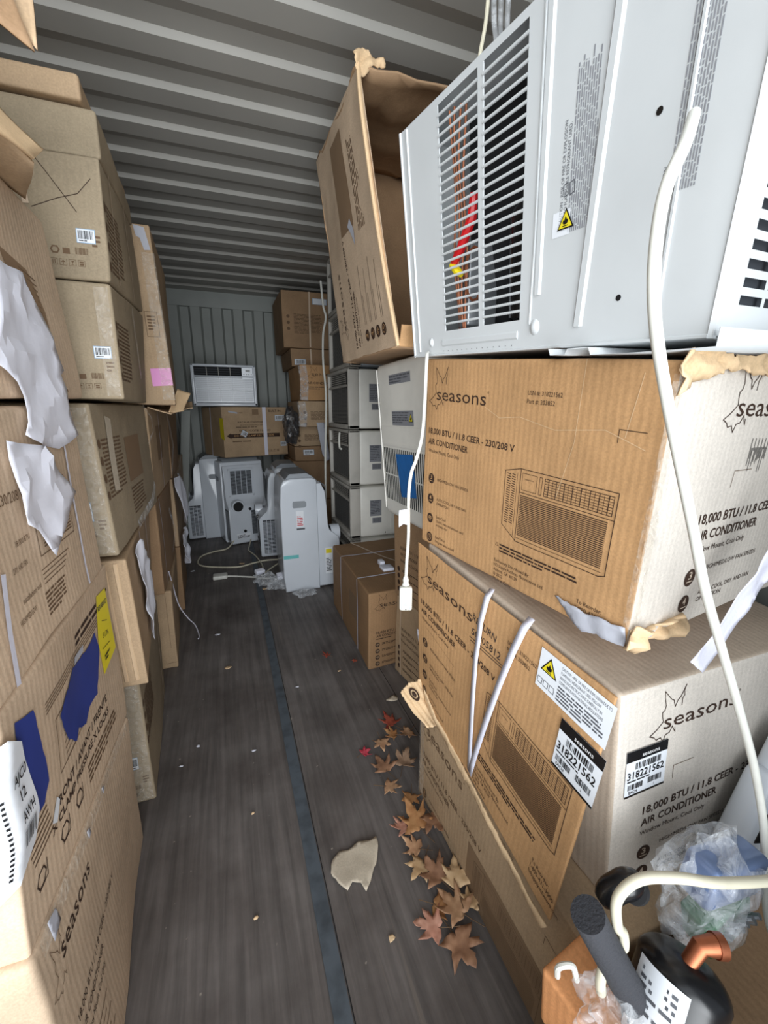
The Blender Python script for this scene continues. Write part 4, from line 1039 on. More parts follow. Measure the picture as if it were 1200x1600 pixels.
flap(e, [(-.36, .90, 1.775), (-.240, .925, 1.652), (-.236, .85, 1.604), (-.275, .55, 1.56)], M['card_torn'], seed=1)
flap(e, [(-.42, .62, 1.626), (-.31, .60, 1.626), (-.236, .86, 1.606), (-.31, 1.05, 1.628)], M['card_brown'], seed=2)
flap(e, [(-.34, .90, 1.93), (-.212, .90, 1.93), (-.219, .90, 1.770), (-.262, .90, 1.822)], M['card_brown'], seed=3)
flap(e, [(-.36, .84, 1.92), (-.262, .86, 1.92), (-.222, .895, 1.765), (-.30, .86, 1.80)], M['card_dark'], seed=4)
mb = MB(); hh = Hex((-.36, .52, 1.93), (-.36, .92, 1.93), (-.36, .92, 1.63), (-.36, .52, 1.63), (-.5, 0, 0), 'L', .004, 3); hh.mesh(mb, M['card_dark']); mb.build('carton_body', e)

# ------------------------------------------------------------------ second left stack (its ends face the door)
GM = 'cartons of the second left stack'
def tapeend(e_, h, u=.585, n=5, w=.05, v1=None):
    strip(e_, h.face('door'), [(h.T-w/2-.006, .01), (h.T-w/2-.006, (v1 or h.H)-.01)], w, M['tape'], 'packing_tape', .0018)
def endprint(h, mb, s, e0, lab=True):
    d = Dec(mb, h.face('door')); i = M['ink_soft']; T = h.T; H = h.H
    d.ring(T-.105, H-.062, .008, .003, i, n=6); d.rect(T-.09, H-.067, .014, .013, i); d.bars(T-.065, H-.07, .026, .015, i, s)
    care_icons(d, T-.116, H-.042, .0135, i, 4); d.greek(T-.03, H-.10, .018, .03, i, 3)
    d2 = Dec(mb, h.face('aisle'))
    for k in range(4): d2.disc(.02, .10+k*.045, .012, i)
    d2.greek(.04, .09, .2, .16, i, 6, 0, s)
eg, hg = carton('bottom carton of the second left stack, dusty end with small barcode label near the floor', [(-.316, 1.33, .452), (-.35, 1.95, .45), (-.362, 1.94, 0), (-.316, 1.33, 0)], DL, 'L', 'card_dusty', group=GM, prints=lambda h, mb: endprint(h, mb, 3, 0))
sticker(eg, hg.face('door'), .566, .275, .018, .045, 4); tapeend(eg, hg)
strip(eg, hg.face('aisle'), [(.52, .0), (.53, .44)], .009, M['strap_tan'], 'strap')
ef, hf = carton('ridged carton end, second from floor in the second left stack', [(-.284, 1.25, .861), (-.33, 1.93, .863), (-.36, 1.93, .458), (-.271, 1.25, .475)], DL, 'L', 'card_brown', group=GM)
for q in (.565, .592): mbx = MB(); bar_on(mbx, [(q, .01), (q, .375)], .012, .003, M['card_brown'], hf.face('door')); mbx.build('fold_ridge', ef)
strip(ef, hf.face('aisle'), [(.30, .0), (.33, .18), (.36, .33)], .007, M['strap'], 'strap', .003)
strip(ef, hf.face('aisle'), [(.50, .0), (.54, .2), (.60, .38)], .007, M['strap'], 'strap', .003)
a = hf.face('aisle')
mb = sheet_mb(a, [(.112, .02), (.20, .0), (.27, .04), (.34, .10), (.46, .20), (.40, .30), (.30, .36), (.24, .375), (.20, .30), (.13, .12)], lambda u, v: .012+.018*noise.noise(Vector((u*12+3, v*8, 3)))+.004*math.sin(u*60+v*30), M['paper'], .010)
tag(mb.build('paper_sheet', thick=.0006, sharp=9), 'long folded white paper tucked under a strap beside the ridged carton end on the left', 'paper')
ee, he = carton('tape-sealed carton, third from floor in second left stack, masking tape strip on its side', [(-.314, 1.25, 1.268), (-.302, 1.95, 1.272), (-.298, 1.95, .88), (-.298, 1.25, .874)], DL, 'L', 'card_dusty', group=GM,
    prints=lambda h, mb: (endprint(h, mb, 5, 0), Dec(mb, h.face('aisle')).rect(.28, .10, .22, .14, M['ink_mid']), Dec(mb, h.face('aisle')).greek(.28, .26, .2, .09, M['ink_soft'], 6)))
sticker(ee, he.face('door'), .556, .245, .026, .05, 8); tapeend(ee, he, w=.045)
strip(ee, he.face('aisle'), [(.135, .036), (.115, .15), (.105, .235)], .055, M['card_grey'], 'masking_tape', .0024)
strip(ee, he.face('aisle'), [(.66, .0), (.68, .05, .02), (.69, .10, .02), (.66, .15)], .02, M['film'], 'loose_tape', .004)
strip(ee, he.face('aisle'), [(.60, .30, .012), (.45, .34, .02), (.25, .375, .006)], .03, M['film'], 'loose_tape', .004)
ed, hd_ = carton('carton with small barcode label and plain taped end, fourth from floor in second left stack', [(-.238, 1.28, 1.548), (-.265, 1.95, 1.605), (-.291, 1.95, 1.28), (-.24, 1.28, 1.278)], DL, 'L', 'card_dusty', group=GM, prints=lambda h, mb: endprint(h, mb, 6, 0))
sticker(ed, hd_.face('door'), .567, .158, .038, .032, 6); tapeend(ed, hd_, w=.03)
strip(ed, hd_.face('aisle'), [(.30, .02), (.36, .12), (.42, .22)], .03, M['film'], 'loose_tape', .006)
ec, hc = carton('upper carton with barcode label and two crossing pen lines on its end, second left stack', [(-.224, 1.28, 1.814), (-.266, 1.95, 1.90), (-.265, 1.95, 1.615), (-.236, 1.28, 1.553)], DL, 'L', 'card_dusty', group=GM,
    prints=lambda h, mb: (endprint(h, mb, 7, 0), Dec(mb, h.face('door')).line([(.48, .0), (.515, .05), (.545, .095), (.565, .125)], .0016, M['ink']), Dec(mb, h.face('door')).line([(.48, .125), (.53, .10), (.57, .085), (.598, .05)], .0016, M['ink'])))
sticker(ec, hc.face('door'), .560, .160, .038, .032, 9)
strip(ec, hc.face('aisle'), [(.13, .0), (.14, .26)], .006, M['strap_tan'], 'strap'); strip(ec, hc.face('aisle'), [(.40, .0), (.41, .27)], .006, M['strap_tan'], 'strap')
strip(ec, hc.face('door'), [(.46, .0), (.47, .12)], .012, M['strap_tan'], 'strap')
carton('darker flat carton above the pen-marked carton, second left stack', [(-.226, 1.32, 1.925), (-.266, 1.95, 1.965), (-.266, 1.95, 1.905), (-.224, 1.30, 1.818)], DL, 'L', 'card_dusty', group=GM, amp=.002)
carton('thin lighter carton lid at the very top of the second left stack', [(-.249, 1.305, 1.980), (-.275, 1.95, 2.02), (-.275, 1.95, 1.97), (-.249, 1.305, 1.930)], DL, 'L', 'card_brown', group=GM, amp=.0015)

# ------------------------------------------------------------------ third left stack
GN = 'cartons of the third left stack'
e3, h3 = carton('narrow plain carton end standing on the floor, bottom of the third left stack', [(-.312, 2.11, .413), (-.352, 2.74, .413), (-.372, 2.74, 0), (-.322, 2.12, 0)], DL, 'L', 'card_brown', group=GN,
    prints=lambda h, mb: (Dec(mb, h.face('door')).line([(.57, .385), (.615, .382)], .002, M['ink_soft']), Dec(mb, h.face('door')).line([(.592, .02), (.595, .30)], .0012, M['ink_soft'])))
e3b, h3b = carton('strapped carton above the narrow carton end, second in third left stack', [(-.318, 2.03, .86), (-.338, 2.72, .86), (-.352, 2.72, .418), (-.330, 2.06, .418)], DL, 'L', 'card_dark', group=GN)
strip(e3b, h3b.face('aisle'), [(.10, .0), (.12, .22), (.14, .44)], .008, M['strap'], 'strap', .003)
strip(e3b, h3b.face('aisle'), [(.34, .1, .01), (.36, .22, .03), (.34, .34, .01)], .05, M['film'], 'loose_tape', .006)
e3c, h3c = carton('open-topped carton below the pink-taped box, third left stack', [(-.306, 2.03, 1.262), (-.312, 2.72, 1.262), (-.325, 2.72, .87), (-.315, 2.03, .87)], DL, 'L', 'card_brown', group=GN, prints=lambda h, mb: Dec(mb, h.face('aisle')).rect(.2, .08, .2, .16, M['ink_mid']))
flap(e3c, [(-.31, 2.08, 1.264), (-.31, 2.40, 1.264), (-.212, 2.28, 1.245), (-.225, 2.12, 1.235)], M['card_brown'], seed=5)
flap(e3c, [(-.235, 2.14, 1.242), (-.18, 2.22, 1.25), (-.145, 2.30, 1.335), (-.20, 2.26, 1.35)], M['card_torn'], seed=6, rough=.015)
flap(e3c, [(-.30, 2.42, 1.264), (-.30, 2.66, 1.264), (-.16, 2.50, 1.30), (-.15, 2.34, 1.25)], M['card_brown'], seed=7, rough=.012)
strip(e3c, h3c.face('aisle'), [(.30, .0), (.31, .38)], .008, M['strap'], 'strap', .003)
strip(e3c, h3c.face('aisle'), [(.55, .02, .01), (.57, .2, .03), (.55, .36, .01)], .06, M['film'], 'loose_tape', .006)
e3a, h3a = carton('upright carton with pink tape and a torn white scrap at its top, third left stack', [(-.221, 2.06, 1.955), (-.245, 2.72, 1.955), (-.252, 2.72, 1.275), (-.198, 2.06, 1.275)], DL, 'L', 'card_brown', group=GN,
    prints=lambda h, mb: (Dec(mb, h.face('door')).line([(.555, .315), (.600, .315), (.600, .41), (.555, .41)], .002, M['ink_soft'], True), Dec(mb, h.face('door')).greek(.562, .33, .03, .06, M['ink_soft'], 3)))
sd_ = h3a.face('door'); patch(e3a, sd_, [(.545, .535), (.622, .53), (.622, .60), (.545, .605)], M['pink'], 'pink_tape')
patch(e3a, sd_, [(.562, .005), (.60, .012), (.612, .09), (.590, .092), (.58, .05), (.568, .045)], M['paper_grey'], 'paper_scrap')
strip(e3a, sd_, [(.60, .1), (.60, .66)], .045, M['tape'], 'packing_tape', .0024)
carton('short carton on top of the open-topped one, far behind the pink-taped box', [(-.33, 2.78, 1.62), (-.335, 3.4, 1.62), (-.335, 3.4, 1.268), (-.33, 2.78, 1.268)], DL, 'L', 'card_dark', group='cartons at the far left')
# fourth and fifth left stacks
for lab, c, m_ in (('bottom carton of the fourth left stack, partly in loose film', [(-.335, 2.80, .42), (-.375, 3.42, .42), (-.385, 3.42, 0), (-.345, 2.80, 0)], 'card_dark'),
                   ('second carton of the fourth left stack, behind hanging white papers', [(-.332, 2.80, .85), (-.352, 3.42, .85), (-.372, 3.42, .425), (-.335, 2.80, .425)], 'card_brown'),
                   ('third carton of the fourth left stack, next to the pale wall panel', [(-.318, 2.80, 1.26), (-.330, 3.40, 1.26), (-.350, 3.40, .855), (-.330, 2.80, .855)], 'card_dark'),
                   ('lower carton of the fifth left stack by the white portable unit', [(-.40, 3.48, .44), (-.415, 4.10, .44), (-.425, 4.10, 0), (-.41, 3.48, 0)], 'card_dark'),
                   ('upper carton of the fifth left stack by the white portable unit', [(-.372, 3.48, .88), (-.385, 4.10, .88), (-.41, 4.10, .445), (-.39, 3.48, .445)], 'card_brown')):
    e_, h_ = carton(lab, c, DL, 'L', m_, group='cartons at the far left')
    strip(e_, h_.face('aisle'), [(.12, 0), (.13, h_.H)], .009, M['strap_tan'], 'strap', .003)
    if m_ == 'card_dark': strip(e_, h_.face('aisle'), [(.45, .0, .01), (.5, h_.H*.5, .03), (.46, h_.H, .01)], .09, M['film'], 'loose_film', .004)
S = plane((-.312, 2.75, .87), (.0, 1, .0), (.0, .3, -.95), (1, 0, 0))
mb = sheet_mb(S, [(-.06, .0), (.18, .0), (.36, .30), (.22, .33), (.18, .36), (.06, .35)], lambda a, b: .012+.012*math.sin(a*30)+.01*noise.noise(Vector((a*9, b*9, 2))), M['paper'], .02)
tag(mb.build('paper_sheet', thick=.0008, sharp=9), 'white paper hanging off the fourth left stack beside the white portable unit', 'paper')
S = plane((-.32, 2.80, .50), (.0, 1, .0), (.0, 0, -1), (1, 0, 0))
mb = sheet_mb(S, [(.0, .0), (.22, .0), (.24, .14), (.30, .18), (.15, .24), (.05, .20), (.0, .12)], lambda a, b: .01+.03*noise.noise(Vector((a*14, b*14, 5))), M['paper'], .015)
tag(mb.build('paper_wad', thick=.0008, sharp=60), 'torn crumpled white paper low on the fourth left stack', 'paper')
mb = MB(); mb.tube(cat([(-.325, 2.20, .48), (-.325, 2.26, .40), (-.318, 2.34, .24), (-.29, 2.40, .13), (-.25, 2.35, .10), (-.225, 2.24, .09), (-.225, 2.18, .105)]), .003, M['strap'], 6)
tag(mb.build('packing_strap'), 'loose white packing strap end curling into the aisle from the left stacks', 'strap')
# pale panel and far left items
mb = MB(); hx = Hex((-.285, 4.15, 1.255), (-.30, 4.32, 1.255), (-.455, 4.34, 0), (-.435, 4.17, 0), (-.075, 0, 0), 'L', .001, 4, .004); hx.mesh(mb, M['wallp'])
tag(mb.build('foam_board'), 'tall pale grey panel leaning in the far left corner', 'panel')

# ------------------------------------------------------------------ portable air conditioners
def kid(e, n):
    return [c for c in e.children if c.name.split('.')[0] == n][0]
def portable(loc, rz, label, seed=1, sc=1):
    e = empty('portable_air_conditioner', loc, label, 'air conditioner', 'portable air conditioners at the far end', rz)
    mt = Matrix.Translation(loc) @ Matrix.Rotation(rz, 4, 'Z') @ Matrix.Scale(sc, 4); w = M['white_cool']
    def tr(p): return mt @ Vector(p)
    def B():
        m = MB(); m.local = True; return m
    H = .80
    def ext(prof, x0, x1, m, mbx, r=.012):
        """extrude a (y,z) outline along x with softened ends"""
        cy = sum(p[0] for p in prof)/len(prof); cz = sum(p[1] for p in prof)/len(prof); vs = []; L = len(prof)
        for x, k in ((x0, .965), (x0+r*.35, .99), (x0+r, 1), (x1-r, 1), (x1-r*.35, .99), (x1, .965)):
            vs += [Vector((x, cy+(y-cy)*k, cz+(z-cz)*k))*sc for y, z in prof]
        fs = [(j*L+i, j*L+(i+1) % L, (j+1)*L+(i+1) % L, (j+1)*L+i) for j in range(5) for i in range(L)]+[tuple(range(L-1, -1, -1)), tuple(range(5*L, 6*L))]
        mbx.add(vs, fs, m)
    front = [(-.235, .0), (-.245, .1), (-.245, .62), (-.235, .74), (-.215, .775), (-.17, .785), (-.03, .785), (-.005, .775), (0, .76), (0, .0)]
    rear = [(-.01, .01), (-.01, .745), (.03, .745), (.052, .70), (.062, .60), (.068, .46), (.080, .415), (.115, .385), (.142, .36), (.150, .33), (.150, .02), (.14, .01)]
    m = B(); ext(front, -.20, .20, w, m); m.build('front_shell', e, sharp=40)
    m = B(); ext(rear, -.185, .185, w, m); m.build('rear_housing', e, sharp=40)
    m = B(); ext([(-.205, .775), (-.175, .812), (-.06, .815), (-.02, .79), (-.01, .775)], -.17, .17, M['cap_grey'], m); m.build('top_cover', e, sharp=40, label='grey top cover')
    for s in (-1, 1):
        def sd(u, v, l=0, s=s): return Vector(((.2+l)*s, u, v))*sc
        def sr(u, v, l=0, s=s): return Vector(((.185+l)*s, u, v))*sc
        m = B(); d = Dec(m, sd, .001)
        pts = [(-.165, .60), (-.16, .59), (-.085, .59), (-.075, .60), (-.075, .625), (-.085, .635), (-.16, .635), (-.165, .625)]
        m.add([sd(a_, b_, .0008) for a_, b_ in pts], [tuple(range(8))[::-s]], M['cap_grey']); m.build('handle_recess', kid(e, 'front_shell'))
        m = B(); d = Dec(m, sr, .0012)
        d.rect(.02, .04, .10, .30, M['dark_grille'])
        for k in range(24): d.rect(.02, .045+k*.012, .10, .004, M['white_cool'], .0012)
        for k in (1, 2): d.rect(.02+k*.033, .04, .004, .30, M['white_cool'], .0018)
        if s*seed > 0: m.build('side_grille', kid(e, 'rear_housing'))
        else:
            m = B(); d = Dec(m, sr, .0012); d.rect(.045, .10, .05, .19, M['label']); d.rect(.05, .25, .04, .03, M['yellow'], .0005); d.greek(.05, .12, .04, .10, M['pen'], 7, .0006); m.build('energy_label', kid(e, 'rear_housing'))
    def bk(y):
        return lambda u, v, l=0: Vector((-u, y+l, v))*sc
    m = B(); s2 = bk(.066); d = Dec(m, s2, .002); d.rect(-.13, .475, .20, .225, M['dark_grille'], 0)
    for k in range(20): d.rect(-.13, .480+k*.0113, .20, .0035, M['cap_grey'], .002)
    for k in range(5): d.rect(-.13+k*.05-.002, .472, .005, .232, M['white_cool'], .003)
    d.line([(-.145, .46), (.085, .46), (.085, .715), (-.145, .715)], .012, M['white_cool'], True, .001); m.build('upper_grille', kid(e, 'rear_housing'))
    m = B(); pts = [Vector((.105, .145+.0, .385))*sc, Vector((.105, .165, .385))*sc]
    s3 = bk(.151); m.tube([Vector((.10, .10, .375))*sc, Vector((.10, .162, .375))*sc], .058*sc, M['white_cool'], 24); m.tube([Vector((.10, .1, .375))*sc, Vector((.10, .164, .375))*sc], .046*sc, M['blackmat'], 24); m.build('exhaust_outlet', kid(e, 'rear_housing'))
    m = B(); d = Dec(m, s3, .0015); d.rect(.02, .09, .12, .235, M['dark_grille'])
    for k in range(20): d.rect(.02, .095+k*.0115, .12, .0035, M['cap_grey'], .002)
    d.rect(.078, .09, .005, .235, M['white_cool'], .003); m.build('lower_grille', kid(e, 'rear_housing'))
    m = B(); m.tube([Vector((-.01, .14, .34))*sc, Vector((-.01, .158, .34))*sc], .014*sc, M['black'], 12); m.build('drain_plug', kid(e, 'rear_housing'))
    m = B(); m.tube([Vector((.05, .14, .13))*sc, Vector((.05, .158, .13))*sc], .014*sc, M['black'], 12); m.build('drain_plug', kid(e, 'rear_housing'))
    m = B(); d = Dec(m, s3, .0015); d.rect(-.13, .06, .13, .05, M['label']); d.greek(-.125, .065, .12, .035, M['pen'], 3, .0006); m.build('rating_label', kid(e, 'rear_housing'))
    return e
D_ = portable((.545, 3.035, 0), -PI/2, 'nearest white portable air conditioner in the aisle, teal tape low on its side', -1, 1.03)
mb = MB(); mb.local = True; sdd = lambda u, v, l=0: Vector(((.2+l), u, v))*1.03
d = Dec(mb, sdd, .0015); d.rect(-.24, .243, .10, .024, M['teal'], .0); mb.build('teal_tape', kid(D_, 'front_shell'))
mb = MB(); mb.local = True; d = Dec(mb, sdd, .0012); d.rect(-.145, .46, .05, .11, M['label']); d.greek(-.14, .47, .04, .07, M['red'], 4, .0006); d.rect(-.145, .44, .055, .012, M['ink_grey']); mb.build('picture_label', kid(D_, 'front_shell'))
C_ = portable((.345, 3.82, 0), PI/2, 'second white portable air conditioner, half hidden behind the nearest one', -1, 1.0)
Bk = portable((.10, 4.28, 0), PI+.25, 'white portable air conditioner turned to show its back grilles and round black exhaust hole', 1, 1.0)
Ap = portable((-.30, 4.62, 0), PI/2+.1, 'leftmost white portable air conditioner, seen from the side under the strapped box', -1, 1.02)

# window air conditioner and box on top of them at the end wall
def grid_mb(mb, tr, u0, v0, u1, v1, nu, nv, w, m, l=.002):
    d = Dec(mb, tr, l)
    for k in range(nu+1): d.rect(u0+(u1-u0)*k/nu-w/2, v0, w, v1-v0, m, 0, 9)
    for k in range(nv+1): d.rect(u0, v0+(v1-v0)*k/nv-w/2, u1-u0, w, m, .0004, 9)
def window_ac(loc, rz, w, dpt, h, label, shell='offwhite', style='mesh', group=None, rot=None):
    """front faces local -y; stickers and rib on the local +x side"""
    e = empty('window_air_conditioner', loc, label, 'air conditioner', group, rz)
    if rot is not None: e.rotation_euler = rot
    def B():
        m = MB(); m.local = True; return m
    sh = M[shell]
    m = B(); vs, fs = rbox(w-.01, dpt-.07, h-.01, .02); m.add([v+Vector((-w/2+.005, .07, .003)) for v in vs], fs, sh); m.build('case', e, sharp=40)
    # front bezel ring
    m = B(); fr = M['grille_white'] if style != 'end' else M['white_cool']
    for lo, hi in (((-w/2, 0, 0), (-w/2+.028, .075, h)), ((w/2-.028, 0, 0), (w/2, .075, h)), ((-w/2, 0, h-.022), (w/2, .075, h)), ((-w/2, 0, 0), (w/2, .075, .03)), ((-w/2+.02, .004, h*.70), (w/2-.02, .07, h*.735))):
        vs, fs = rbox(hi[0]-lo[0], hi[1]-lo[1], hi[2]-lo[2], .008); m.add([v+Vector(lo) for v in vs], fs, fr)
    m.build('front_bezel', e, sharp=40)
    f = lambda u, v, l=0: Vector((u-w/2, .03-l, h-v))
    m = B(); d = Dec(m, f, 0); d.rect(.02, .02, w-.04, h*.28, M['dark_in']); 
    if style == 'end':
        for k in range(1, 5): d.rect(.03, .02+k*h*.052, w*.70, .005, M['dark_grille'], .008)
        for k in (1, 2, 3): d.rect(.03+k*w*.18, .02, .004, h*.27, M['grille_white'], .01)
    else: grid_mb(m, f, .025, .022, w-.10, h*.29, 22, 7, .0045, M['grille_white'], .012)
    m.build('air_outlet', kid(e, 'front_bezel'))
    m = B(); d = Dec(m, f, .004); g_ = M['white_cool'] if style == 'end' else M['grey_grille']
    d.rect(.026, h*.305, w-.052, h*.60, g_)
    for k in range(26): d.rect(.03, h*.315+k*h*.022, w-.06, .003, M['cap_grey'] if style == 'end' else M['dark_grille'], .001)
    if style == 'end':
        for k in range(1, 5): d.rect(.026+k*w*.19, h*.31, .003, h*.58, M['label'], .003)
        d.rect(.03, h*.58, w-.06, .004, M['label'], .004)
    else:
        for k in range(1, 9): d.rect(.026+k*w*.105, h*.31, .008, h*.58, g_, .004)
    m.build('filter_grille', kid(e, 'front_bezel'))
    m = B(); d = Dec(m, f, .014)
    if style == 'end':
        d.rect(w*.78, .022, w*.18, h*.27, M['white_cool']); d.rect(w*.84, .04, .04, .018, M['black'], .001)
        for k in range(4): d.disc(w*.81+k*.022, h*.22, .005, M['cap_grey'], .001)
    else: d.rect(w-.098, .022, .07, h*.26, M['blackmat'])
    m.build('control_panel', kid(e, 'front_bezel'))
    s_ = lambda u, v, l=0: Vector((w/2-.005+l, .07+u, h-.007-v))
    if style != 'end':
        m = B(); d = Dec(m, s_, .0012); d.rect(.075, .095, .085, .115, M['sticker_grey']); d.greek(.08, .10, .07, .10, M['ink_grey'], 7, .0006, 3); m.build('energy_label', kid(e, 'case'), label='grey data label')
        m = B(); d = Dec(m, s_, .0012); d.rect(.092, .222, .068, .04, M['sticker_grey']); d.bars(.095, .226, .06, .03, M['ink_grey'], 4, .0006); m.build('barcode_label', kid(e, 'case'))
        m = B(); bar_on(m, [(.235, .02), (.235, h-.06)], .010, .005, sh, s_); m.build('side_rib', kid(e, 'case'))
        m = B(); d = Dec(m, s_, .001); d.disc(.19, h-.035, .004, M['black']); m.build('screw', kid(e, 'case'))
    return e
eb, hb = carton('strapped box with barcode labels on the portable units by the end wall',
    [(-.22, 4.64, 1.285), (-.035, 4.2, 1.285), (-.035, 4.2, .825), (-.22, 4.64, .825)], (.60, .16, 0), 'R', 'card_brown', amp=.002, prints=lambda h, mb: [f_(Dec(mb, h.face('door'))) for f_ in (
        lambda d: d.text('BUILT-IN AIR CONDITIONER', .14, .145, .014, M['ink'], .25, True),
        lambda d: d.text('ACONDICIONADOR DE AIRE', .16, .17, .012, M['ink'], .22), lambda d: d.greek(.12, .18, .33, .012, M['ink'], 1),
        lambda d: d.text('ESTE / COTE / LADO', .15, .225, .017, M['ink'], .30, True), lambda d: d.rect(.06, .245, .48, .036, M['ink']),
        lambda d: d.text('DO NOT CLAMP ON THIS SIDE', .10, .270, .016, M['card_warm'], .38, True, dl=.001),
        lambda d: d.poly([(.03, .263), (.07, .235), (.07, .29)], M['ink']), lambda d: d.greek(.08, .31, .3, .02, M['ink_soft'], 1),
        lambda d: d.text('BUILT-IN', .44, .045, .02, M['ink'], .12, True), lambda d: d.greek(.1, .05, .15, .012, M['ink_soft'], 1), lambda d: d.rect(.28, .02, .06, .05, M['ink_mid']), lambda d: care_icons(d, .40, .40, .025, M['ink_soft'], 4))])
sb = hb.face('door')
strip(eb, sb, [(.395, .0), (.395, .455)], .035, M['strap'], 'strap', .003)
sticker(eb, sb, .50, .075, .10, .055, 3); sticker(eb, sb, .545, .33, .06, .045, 4); sticker(eb, sb, .18, .21, .055, .05, 5, rot=.5)
strip(eb, sb, [(.06, .04), (.14, .055)], .014, M['paper_grey'], 'paper_scrap', .003)
strip(eb, hb.face('aisle'), [(.22, .0), (.20, .46)], .015, M['strap'], 'strap', .003)
patch(eb, hb.face('aisle'), [(.42, .10), (.50, .10), (.50, .30), (.42, .28)], M['yellow'], 'yellow_label')
window_ac((.015, 4.26, 1.292), 0, .555, .44, .365, 'white window air conditioner on top of the strapped box at the end wall', 'white_cool', 'end')

# ------------------------------------------------------------------ right: stack of window air conditioners (fronts face the aisle)
GS = 'window air conditioners stacked against the right wall'
zs = [(0.0, .365, 'bottom unit of the window air conditioner stack, behind the strapped floor carton'),
      (.37, .372, 'second unit from the floor in the window air conditioner stack, pale grille front'),
      (.747, .378, 'third unit from the floor in the window air conditioner stack, with bent white cord hook'),
      (1.13, .395, 'fourth unit from the floor in the window air conditioner stack, below the dark pair')]
for z, h, lab in zs:
    window_ac((.757, 3.05, z), -PI/2, .60, .50, h, lab, 'offwhite', 'mesh', GS)
for z, h, lab in ((1.53, .385, 'lower of two dark-fronted window units above the pale stack, behind the open carton'), (1.92, .385, 'upper of two dark-fronted window units, nearest the ceiling')):
    window_ac((.775, 3.05, z), -PI/2, .60, .48, h, lab, 'cap_grey', 'mesh', GS)
mb = MB(); mb.tube(cat([(.72, 3.30, 2.16), (.735, 3.31, 2.0), (.752, 3.31, 1.92), (.728, 3.31, 1.80), (.722, 3.31, 1.60), (.735, 3.31, 1.40), (.728, 3.31, 1.15), (.715, 3.31, .9), (.708, 3.31, .62), (.70, 3.31, .5)]), .008, M['cord'], 8)
tag(mb.build('power_cable'), 'pale cable hanging down the front edge of the window air conditioner stack', 'cable')
mb = MB(); mb.tube(cat([(.745, 2.95, 1.10), (.735, 2.93, 1.06), (.735, 2.92, 1.0), (.742, 2.90, .99)]), .007, M['cord'], 8)
tag(mb.build('cord_hook'), 'short bent white cord on the grille of the third stacked unit', 'cord')
# leaning unit standing on its end, louvres and blue foam card low
Z = Vector((0, 0, 1)); p0 = Vector((.66, 1.775, .80)); p1 = Vector((.600, 1.745, 1.432)); dn = Vector((.012, -.64, .006))
hx = Hex(p1, p1+dn, p0+dn+Vector((0, 0, 0)), p0, (.50, .0, .0), 'R', .0012, 6, .022)
e = empty('window_air_conditioner', p0+dn/2+Vector((.25, 0, 0)), 'cream window air conditioner standing on end, louvres low with a blue card behind them', 'air conditioner')
fa = hx.face('aisle'); mb = MB(); hx.mesh(mb, M['offwhite']); 
bar_on(mb, [(.012, .02), (.012, .61)], .008, .004, M['offwhite'], fa); bar_on(mb, [(.02, .245), (.60, .245)], .003, .002, M['offwhite'], fa); bar_on(mb, [(.03, .318), (.60, .318)], .02, .003, M['offwhite'], fa)
mb.build('case', e, sharp=40)
mb = MB(); d = Dec(mb, fa, .0015)
for k in range(30): d.rect(.035+k*.0185, .335, .0085, .11, M['dark_in']); d.rect(.035+k*.0185, .452, .0085, .11, M['dark_in'])
mb.build('louvre_slots', e)
mb = MB(); d = Dec(mb, fa, .003); d.poly([(.165, .355), (.33, .345), (.345, .51), (.20, .53)], M['blue_card']); mb.build('blue_card', e)
mb = MB(); d = Dec(mb, fa, .0016); d.rect(.14, .05, .2, .035, M['sticker_grey']); d.greek(.145, .055, .19, .03, M['ink_grey'], 3, .0006); mb.build('rating_label', e)
mb = MB(); d = Dec(mb, fa, .0016); d.rect(.15, .185+.0, .20, .055, M['sticker_grey']); d.greek(.155, .19, .16, .045, M['ink_grey'], 5, .0006); hazard(d, .31, .195, .035); mb.build('warning_label', e)
# tilted open carton
e = empty('open_carton', (.80, 1.7, 1.44), 'large empty open carton standing on end above the stacked air conditioners', 'box')
hO = Hex((.52, 1.95, 1.462), (.445, 2.05, 2.272), (.445, 1.442, 2.238), (.507, 1.262, 1.440), (.006, 0, 0), 'R', .004, 11, .002)
mb = MB(); hO.mesh(mb, M['card_soft'], .03)
d = Dec(mb, hO.face('aisle'), .0012, (.01, .0), 1.22)
seasons(d, .09, .10, .026, M['ink'], .185); d.text('18,000 BTU / 11.8 CEER - 230/208 V', .022, .205, .015, M['ink'], .33, True); d.text('AIR CONDITIONER', .022, .235, .015, M['ink'], .17, True); d.text('Window Mount, Cool Only', .03, .255, .009, M['ink'], .14)
for i, (y, t) in enumerate([(.310, '3'), (.357, '4'), (.402, None), (.45, None)]):
    icon(d, .048, y, .017, M['ink'], M['card_warm'], t, s=i-2); d.line([(.08, y-.008), (.25-.02*(i % 2), y-.008)], .002, M['ink']); d.line([(.08, y+.004), (.16, y+.004)], .002, M['ink'])
d.rect(.36, .19, .26, .13, M['ink_mid']); d.greek(.33, .36, .24, .06, M['ink_soft'], 5, 0, 8)
mb.build('printed_side_panel', e)
patch(e, hO.face('aisle'), [(.46, .33), (.48, .36), (.43, .39), (.38, .385), (.43, .355)], M['paper_grey'], 'paper_scrap', .003)
flap(e, [(.445, 1.442, 2.238), (1.04, 1.36, 2.20), (1.04, 2.05, 2.272), (.445, 2.05, 2.272)], M['card_dark'], 'top_panel', .02, 3, .006)  # top, back, side, bottom panels: inner shade painted in as darker card
flap(e, [(.52, 1.95, 1.462), (1.06, 1.98, 1.462), (1.04, 2.05, 2.272), (.445, 2.05, 2.272)], M['card_dark'], 'back_panel', .008, 4, .006)
